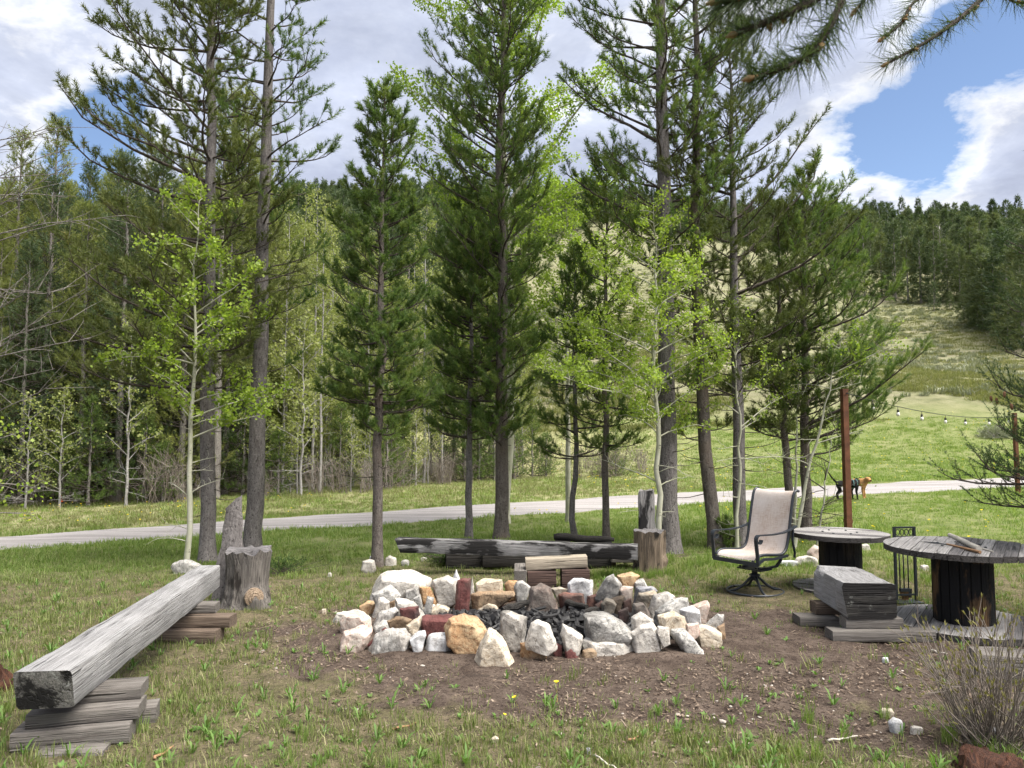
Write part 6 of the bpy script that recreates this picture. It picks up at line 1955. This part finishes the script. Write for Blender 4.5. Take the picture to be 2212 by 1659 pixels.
# ------------------------------------------------------------------ swivel chair
def swivel_chair():
    c = gp(1631, 1279, 0)
    fw = Vector((-.82, -.57, 0)).normalized()
    rz = math.atan2(fw.y, fw.x) - math.pi / 2      # local +Y is the chair's front
    root = thing('swivel_chair', 'beige sling patio chair with black scroll arms on a swivel base', 'chair', c, rz)
    m = MATS['black_metal']
    hw = .255
    # side profile (y, z): front edge -> seat -> back -> rolled top
    prof = [(.30, .395), (.28, .425), (.22, .44), (.1, .432), (-.05, .415), (-.14, .42), (-.195, .46), (-.225, .53), (-.25, .63), (-.28, .76), (-.31, .89), (-.335, .99), (-.36, 1.05), (-.40, 1.075), (-.44, 1.06)]
    P = np.array(prof); t = np.linspace(0, 1, len(P)); tt = np.linspace(0, 1, 46)
    Q = np.stack([np.interp(tt, t, P[:, i]) for i in range(2)], -1)
    for _ in range(3): Q[1:-1] = (Q[:-2] + 2 * Q[1:-1] + Q[2:]) / 4
    bm = bmesh.new(); rows = []
    for (y, z) in Q:
        rows.append([bm.verts.new((x, y, z - .014 * (1 - (x / hw) ** 2))) for x in np.linspace(-hw + .01, hw - .01, 11)])
    for i in range(len(rows) - 1):
        for k in range(10): bm.faces.new((rows[i][k], rows[i][k + 1], rows[i + 1][k + 1], rows[i + 1][k]))
    bmesh.ops.recalc_face_normals(bm, faces=bm.faces)
    bmesh.ops.solidify(bm, geom=list(bm.faces), thickness=.006)
    me = bpy.data.meshes.new('sling'); bm.to_mesh(me); bm.free(); me.polygons.foreach_set('use_smooth', [True] * len(me.polygons))
    me.set_sharp_from_angle(angle=rad(60))
    sl = mobj('sling', me, MATS['sling'], root)
    fr_ = MB(); r = random.Random(2)
    for k in range(60):
        x = r.uniform(-hw + .02, hw - .02); fr_.tube([(x, .302, .395), (x + r.uniform(-.01, .01), .308, .395 - r.uniform(.008, .03))], .0012, 3)
    mobj('frayed_edge', fr_.mesh('frayed_edge'), MATS['thread'], sl)
    for s in (-1, 1):
        rail = [(s * hw, y, z) for y, z in Q]
        mobj('side_rail', MB().tube(rail, .0155, 8).mesh('side_rail', True, 50), m, root)
        # front post with scroll, armrest, rear brace
        x = s * (hw + .025)
        arm = [(x, .31, .345), (x, .315, .45), (x, .33, .55), (x, .335, .60)]
        mobj('arm_post', MB().flat_bar(arm, .038, .014, (1, 0, 0)).mesh('arm_post'), m, root)
        top = [(x, -.34, .70), (x, -.26, .672), (x, -.12, .645), (x, .05, .637), (x, .2, .642), (x, .29, .645)]
        a = [(x, .29 + .042 * math.sin(q) + 0, .603 + .042 * math.cos(q)) for q in np.linspace(0, 4.6, 12)]
        mobj('armrest', MB().flat_bar(top + a[1:], .042, .012, (1, 0, 0)).mesh('armrest', True, 50), m, root)
        mobj('brace', MB().flat_bar([(x, -.29, .69), (x, -.275, .55), (x, -.31, .42), (x, -.30, .37)], .02, .014, (1, 0, 0)).mesh('brace'), m, root)
        mobj('seat_bar', MB().flat_bar([(x - s * .01, .31, .35), (x - s * .01, .2, .395), (x - s * .01, .02, .385), (x - s * .01, -.2, .40)], .02, .025, (1, 0, 0)).mesh('seat_bar'), m, root)
        mobj('spring_arm', MB().flat_bar([(s * .17, -.2, .41), (s * .17, -.22, .34), (s * .15, -.17, .275), (s * .12, -.05, .262), (s * .1, .06, .262)], .03, .02, (1, 0, 0)).mesh('spring_arm', True, 50), m, root)
    mobj('front_bar', MB().box((0, .312, .352), (2 * hw + .06, .018, .04)).mesh('front_bar'), m, root)
    pl = mobj('swivel_plate', MB().box((0, 0, .248), (.30, .2, .014)).mesh('swivel_plate'), m, root)
    for sx in (-.13, -.07, .07, .13):
        for sy in (-.07, .07):
            mobj('bolt', MB().lathe([(.012, 0), (.012, .012), (.006, .016)], 8).mesh('bolt'), m, pl, (sx, sy, .258))
    mobj('stem', MB().lathe([(.03, .245), (.03, .205), (.026, .2), (.055, .188), (.06, .176), (.035, .168), (.03, .15), (.028, .125), (.012, .12)], 18).mesh('stem', True, 40), m, root)
    for k in range(4):
        a = rad(45 + 90 * k) + .25
        d = Vector((math.cos(a), math.sin(a), 0))
        mobj('leg', MB().tube([d * .02 + Vector((0, 0, .172)), d * .07 + Vector((0, 0, .13)), d * .14 + Vector((0, 0, .065)), d * .21 + Vector((0, 0, .03)), d * .285 + Vector((0, 0, .018))], [.014, .015, .0145, .013, .0115], 8).mesh('leg', True), m, root)
    mobj('base_ring', MB().tube([(.29 * math.cos(t), .29 * math.sin(t), .016) for t in np.linspace(0, 6.2832, 40)], .0125, 8).mesh('base_ring', True), m, root)
swivel_chair()

# ------------------------------------------------------------------ posts and string of lights
def posts():
    p1 = Vector(dp(1828, 1000, 10.6)); z1 = float(H(p1.x, p1.y)); top1 = dp(1822, 842, 10.6)
    p2b = gh(2199, 1066); top2 = dp(2190, 893, p2b.y)
    for lab, b, tp, zb in (('rust-brown square wooden post between the pines and the smaller spool table', p1, top1, z1), ('rust-brown square wooden post far off at the right edge by the spruce', p2b, top2, p2b.z)):
        root = thing('light_post', lab, 'post', (b.x, b.y, zb), .12, 'posts carrying the string of lights')
        h = tp.z - zb
        mobj('shaft', MB().box((0, 0, h / 2 - .05), (.08, .08, h + .1)).mesh('post_shaft'), MATS['rust_paint'], root)
        mobj('cap', MB().prism([(.06 * math.cos(a), .06 * math.sin(a)) for a in np.linspace(0, 6.283, 5)[:-1] + .785], h - .01, h + .012).mesh('post_cap'), MATS['rust_paint'], root)
        mobj('collar', MB().box((0, 0, h * .18), (.088, .088, .05)).mesh('collar'), MATS['rust_paint'], root)
        mobj('hook', MB().tube([(0, -.045, h - .06), (0, -.08, h - .06), (0, -.085, h - .04)], .005, 6).mesh('hook'), MATS['iron'], root)
    a = Vector((top1.x, top1.y - .08, top1.z - .05)); b = Vector((top2.x, top2.y - .08, top2.z - .05))
    root = thing('string_lights', 'string of white bulbs hanging from the rust-brown post to the right', 'string lights', a)
    def wire(t): 
        p = a.lerp(b, t); p.z -= .34 * 4 * t * (1 - t) * .5; return p - a
    mobj('cable', MB().tube([wire(t) for t in np.linspace(0, 1, 40)], .006, 5).mesh('cable'), MATS['cable'], root)
    bulb = MB().lathe([(.006, -.09), (.02, -.10), (.028, -.125), (.024, -.15), (.008, -.162)], 12).mesh('bulb', True); bulb.materials.append(MATS['white_bulb'])
    sock = MB().tube([(0, 0, 0), (0, 0, -.05), (0, 0, -.052), (0, 0, -.1)], [.004, .004, .017, .019], 8).mesh('socket', True, 40); sock.materials.append(MATS['cable'])
    # bulb spacing from the picture
    for px in (1887, 1939, 1990, 2041, 2084, 2135, 2178):
        best = min(np.linspace(0, 1, 300), key=lambda t: abs(CX + FPX * ((wire(t) + a).x / ((wire(t) + a).y)) - px))
        w = wire(float(best))
        s = mobj('socket', sock, None, root, w); mobj('bulb', bulb, None, s)
posts()

# ------------------------------------------------------------------ dogs
def skin_body(name, verts, edges, mat, parent, sub=2):
    me = bpy.data.meshes.new(name)
    me.from_pydata([v[:3] for v in verts], edges, [])
    o = mobj('body', me, mat, parent)
    sk = o.modifiers.new('skin', 'SKIN'); sk.use_smooth_shade = True
    ss = o.modifiers.new('sub', 'SUBSURF'); ss.levels = sub; ss.render_levels = sub
    for i, v in enumerate(verts):
        r = v[3]
        me.skin_vertices[0].data[i].radius = r if hasattr(r, '__len__') else (r, r)
    me.skin_vertices[0].data[0].use_root = True
    return o

def dog(name, label, loc, rz, mat, head_turn, tail_up, earmat, s=1.0, muz=None):
    root = thing(name, label, 'dog', loc, rz, 'dogs standing by the road'); root.scale = (s, s, s)
    ht = Matrix.Rotation(head_turn, 3, 'Z')
    nk = Vector((.255, 0, .52)); hd = nk + ht @ Vector((.085, 0, .045)); mz = nk + ht @ Vector((.17, 0, .0)); ns = nk + ht @ Vector((.20, 0, -.005))
    V = [(-.28, 0, .47, (.088, .1)), (-.1, 0, .475, (.082, .095)), (.06, 0, .455, (.1, .115)), (.18, 0, .46, (.105, .12)), (*nk, .078), (*hd, .08), (*mz, .048), (*ns, .04),
         (-.36, 0, .5, .03)]
    E = [(0, 1), (1, 2), (2, 3), (3, 4), (4, 5), (5, 6), (6, 7), (0, 8)]
    tl = [(-.44, 0, .58, .026), (-.52, 0, .68, .022), (-.59, 0, .8, .013)] if tail_up else [(-.41, 0, .42, .022), (-.43, 0, .32, .018), (-.45, 0, .25, .01)]
    k = 8
    for q in tl:
        V.append(q); E.append((k, len(V) - 1)); k = len(V) - 1
    for sd_ in (-1, 1):
        fo = .025 * sd_
        b = len(V)
        V += [(-.30 + fo, sd_ * .075, .38, (.055, .07)), (-.245 + fo, sd_ * .085, .27, .042), (-.345 + fo, sd_ * .085, .16, .024), (-.325 + fo, sd_ * .085, .035, .021), (-.285 + fo, sd_ * .085, .02, .022)]
        E += [(0, b), (b, b + 1), (b + 1, b + 2), (b + 2, b + 3), (b + 3, b + 4)]
        b = len(V)
        V += [(.175 - fo, sd_ * .08, .35, (.048, .055)), (.15 - fo, sd_ * .085, .245, .034), (.175 - fo, sd_ * .085, .13, .024), (.175 - fo, sd_ * .085, .035, .021), (.21 - fo, sd_ * .085, .02, .023)]
        E += [(3, b), (b, b + 1), (b + 1, b + 2), (b + 2, b + 3), (b + 3, b + 4)]
    body = skin_body(name, V, E, MATS[mat], root)
    for sd_ in (-1, 1):
        e = MB(); o = hd + ht @ Vector((-.02, sd_ * .05, .05))
        tip = ht @ Vector((.045, sd_ * .05, -.01)); f = ht @ Vector((.03, 0, .0)); u = Vector((0, 0, .035))
        e.add([o - f, o + f, o + tip + Vector((0, 0, -.01)), o + u * .9 + ht @ Vector((.01, sd_ * .022, 0)), o + ht @ Vector((0, -sd_ * .012, 0))], [(0, 1, 3), (1, 2, 3), (2, 0, 3), (0, 4, 1), (1, 4, 2), (0, 2, 4)])
        mobj('ear', e.mesh('ear'), MATS[earmat], root)
        ey = MB(); c = hd + ht @ Vector((.062, sd_ * .034, .022)); ey.tube([c - ht @ Vector((.004, 0, 0)), c + ht @ Vector((.006, sd_ * .003, 0))], .007, 8); mobj('eye', ey.mesh('eye', True), MATS['dog_black'], root)
    n = MB(); n.tube([ns + ht @ Vector((.012, 0, .012)), ns + ht @ Vector((.034, 0, .012))], [.02, .014], 8); mobj('nose', n.mesh('nose', True), MATS['dog_black'], root)
    return root

def dogs():
    p = gh(1832, 1082)
    d1 = dog('dog', 'black dog with raised tail and teal harness, standing in front of the tan dog', p + Vector((0, -.05, .03)), .05, 'dog_black', 1.1, True, 'dog_black', .80)
    for x, rr in ((.1, .118), (.21, .112)):
        hb = MB(); hb.tube([(x, (rr + .004) * math.cos(t) * .92, .455 + (rr + .012) * math.sin(t)) for t in np.linspace(0, 6.283, 24)], .011, 6)
        mobj('harness', hb.mesh('harness', True), MATS['harness'], d1)
    q = gh(1849, 1080)
    dog('dog', 'tan dog with dark ears facing the camera behind the black dog', (q.x + .1, q.y + .1, q.z + .03), -.95, 'dog_tan', -.5, False, 'dog_ear', .82)
dogs()

# ------------------------------------------------------------------ shrubs and small plants
def shrubs():
    rng = np.random.default_rng(15)
    # dry bush, lower right
    b = gp(2150, 1612, 0)
    root = thing('dry_bush', 'sparse grey-brown budding bush in the lower right corner', 'bush', b)
    paths = []; BP = []; BD = []
    for k in range(150):
        a = rng.uniform(0, 6.283); spread = rng.uniform(.1, 1.0) ** .8
        L = rng.uniform(.35, .66)
        p0 = np.array([rng.normal(0, .07), rng.normal(0, .06), -.02])
        d = nrmz(np.array([math.cos(a) * spread, math.sin(a) * spread * .8, .75 + .3 * rng.uniform()]))
        p3 = p0 + d * L + np.array([0, 0, .08 * L]); p1 = p0 + d * L * .35 + rng.normal(0, .012, 3) - np.array([0, 0, .03]); p2 = p0 + d * L * .7 + rng.normal(0, .015, 3)
        paths.append((np.array([p0, p1, p2, p3]), np.array([.0042, .0036, .0028, .0016])))
        BP.append(p3); BD.append(d)
        for j in range(rng.integers(1, 4)):
            u = rng.uniform(.35, .9); q = p1 * (1 - u) + p2 * u if u < .6 else p2 * (1 - u) + p3 * u
            e = q + nrmz(d + rng.normal(0, .45, 3)) * rng.uniform(.06, .18)
            paths.append((np.array([q, (q + e) / 2, e]), np.array([.0022, .0018, .0012]))); BP.append(e); BD.append(e - q)
    v, f = tubes(paths, 4)
    me = np_mesh('bush_stems', v, f, {'rnd': rng.uniform(0, 1, len(v))}, True, 4); mobj('stems', me, MATS['twig_bare'], root)
    V, T, A = needles(np.array(BP), np.array(BD), np.full(len(BP), .012), 5, .026, .008, rng, (.1, .6))
    mobj('buds', np_mesh('bush_buds', V, T, {'rnd': A}), MATS['bud'], root)
    # juniper by the charred bench
    b = gp(985, 1226, 0); b.y += .2
    root = thing('juniper_shrub', 'low spreading green juniper in front of the charred bench', 'shrub', b)
    paths = []; SP = []; SD = []
    for k in range(120):
        a = rng.uniform(0, 6.283); L = rng.uniform(.2, .5)
        d = np.array([math.cos(a), math.sin(a) * .6, rng.uniform(.15, .5)])
        e = d * L * np.array([1.05, 1, .75]); paths.append((np.array([[0, 0, 0], e * .5 + np.array([0, 0, .03]), e]), np.array([.007, .005, .002])))
        for u in np.linspace(.3, 1, 7): SP.append(e * u + rng.normal(0, .02, 3) + np.array([0, 0, .02])); SD.append(d + rng.normal(0, .5, 3) + np.array([0, 0, .3]))
    v, f = tubes(paths, 4); mobj('branches', np_mesh('juniper_limbs', v, f, None, True, 4), MATS['bark_twig'], root)
    V, T, A = needles(np.array(SP), np.array(SD), np.full(len(SP), .07), 16, .022, .005, rng, (.3, .9))
    mobj('crown', np_mesh('juniper_crown', V, T, {'rnd': A}), MATS['juniper'], root)
    # low green bush by the stump chair
    b = gp(604, 1238, 0)
    root = thing('low_bush', 'low green leafy bush right of the knotted stump chair', 'shrub', b)
    SP = rng.normal(0, 1, (160, 3)) * np.array([.17, .12, .05]) + np.array([0, 0, .08]); SP[:, 2] = np.abs(SP[:, 2])
    V, T, A = needles(SP, rng.normal(0, .5, (160, 3)) + np.array([0, 0, .7]), np.full(160, .05), 10, .04, .008, rng)
    mobj('crown', np_mesh('low_bush_crown', V, T, {'rnd': A}), MATS['juniper'], root)
    v, f = tubes([(np.array([[0, 0, -.02], p * .5, p]), np.array([.004, .003, .002])) for p in SP[:50]], 3); mobj('branches', np_mesh('low_bush_limbs', v, f, None, False, 4), MATS['bark_twig'], root)
    # pine seedlings between the trunks
    for i, (dx, dy, h_, lab) in enumerate(((1562, 1186, .5, 'taller of two pine seedlings left of the swivel chair'), (1577, 1188, .42, 'shorter of two pine seedlings left of the swivel chair'))):
        b = gh(dx, dy)
        plant_tree('pine_seedling', lab, 'pine seedling', b, conifer(400 + i, h_, .009, .08, .12, wide, None, whorl=.09, nb=4, tw=5, nn=26, nl=.05, nw=.003, shoot=.07, spacing=.06, bare=.1, twl=.08, sides=5, wob=.0), 'bark_twig', 'bark_twig', 'needle_young')
    # sagebrush that stands out on the bank, and orange ribbon in the wood
    b = gh(2148, 945)
    root = thing('sage_bush', 'rounded silvery sage bush on the green bank by the spruce', 'shrub', b)
    n = 260; dd = nrmz(rng.normal(0, 1, (n, 3))); dd[:, 2] = np.abs(dd[:, 2]); P = dd * rng.uniform(.4, 1, (n, 1)) * np.array([.75, .6, .55])
    V, T, A = needles(P, dd, np.full(n, .15), 10, .14, .025, rng); mobj('crown', np_mesh('sage_crown', V, T, {'rnd': A}), MATS['sage'], root)
    v, f = tubes([(np.array([[0, 0, -.05], p * .5, p]), np.array([.02, .012, .006])) for p in P[:60]], 3); mobj('branches', np_mesh('sage_limbs', v, f, None, False, 4), MATS['bark_dead'], root)
    b = gh(128, 1094)
    o = mobj('ribbon', MB().flat_bar([(0, 0, .25), (.05, .0, .33), (.02, .01, .2), (.08, 0, .12)], .06, .004, (0, 1, .2)).mesh('ribbon'), MATS['orange_ribbon'], None, b)
    tag(o, 'small orange marker ribbon at the foot of the wood', 'ribbon')
    # sticks lying in the foreground grass
    for i, (x0, y0, x1, y1, r, lab) in enumerate(((1355, 1600, 1380, 1590, .008, 'short grey stick in the front grass below the fire ring'), (1285, 1632, 1330, 1660, .006, 'curved thin stick at the bottom edge of the picture'),
                                                   (330, 1640, 375, 1612, .009, 'grey stick near the bottom left, right of the long beam'), (1790, 1600, 1850, 1590, .007, 'thin stick on the soil left of the dry bush'), (850, 1575, 905, 1560, .008, 'brown stick across the front grass left of centre'), (2010, 1405, 2045, 1412, .008, 'pale stick on the mulch below the thick log bench'))):
        a = gp(x0, y0, .01); b = gp(x1, y1, .012); c = (a + b) / 2; r2 = random.Random(i)
        pts = [a.lerp(b, t) - c + Vector((r2.uniform(-.008, .008), r2.uniform(-.008, .008), .004 * math.sin(9 * t))) for t in np.linspace(0, 1, 7)]
        o = mobj('fallen_stick', MB().tube(pts, list(np.linspace(r, r * .5, 7)), 6).mesh('fallen_stick', True), MATS['stick_grey' if i % 2 else 'stick_brown'], None, c)
        tag(o, lab, 'stick', 'sticks lying on the ground')
shrubs()
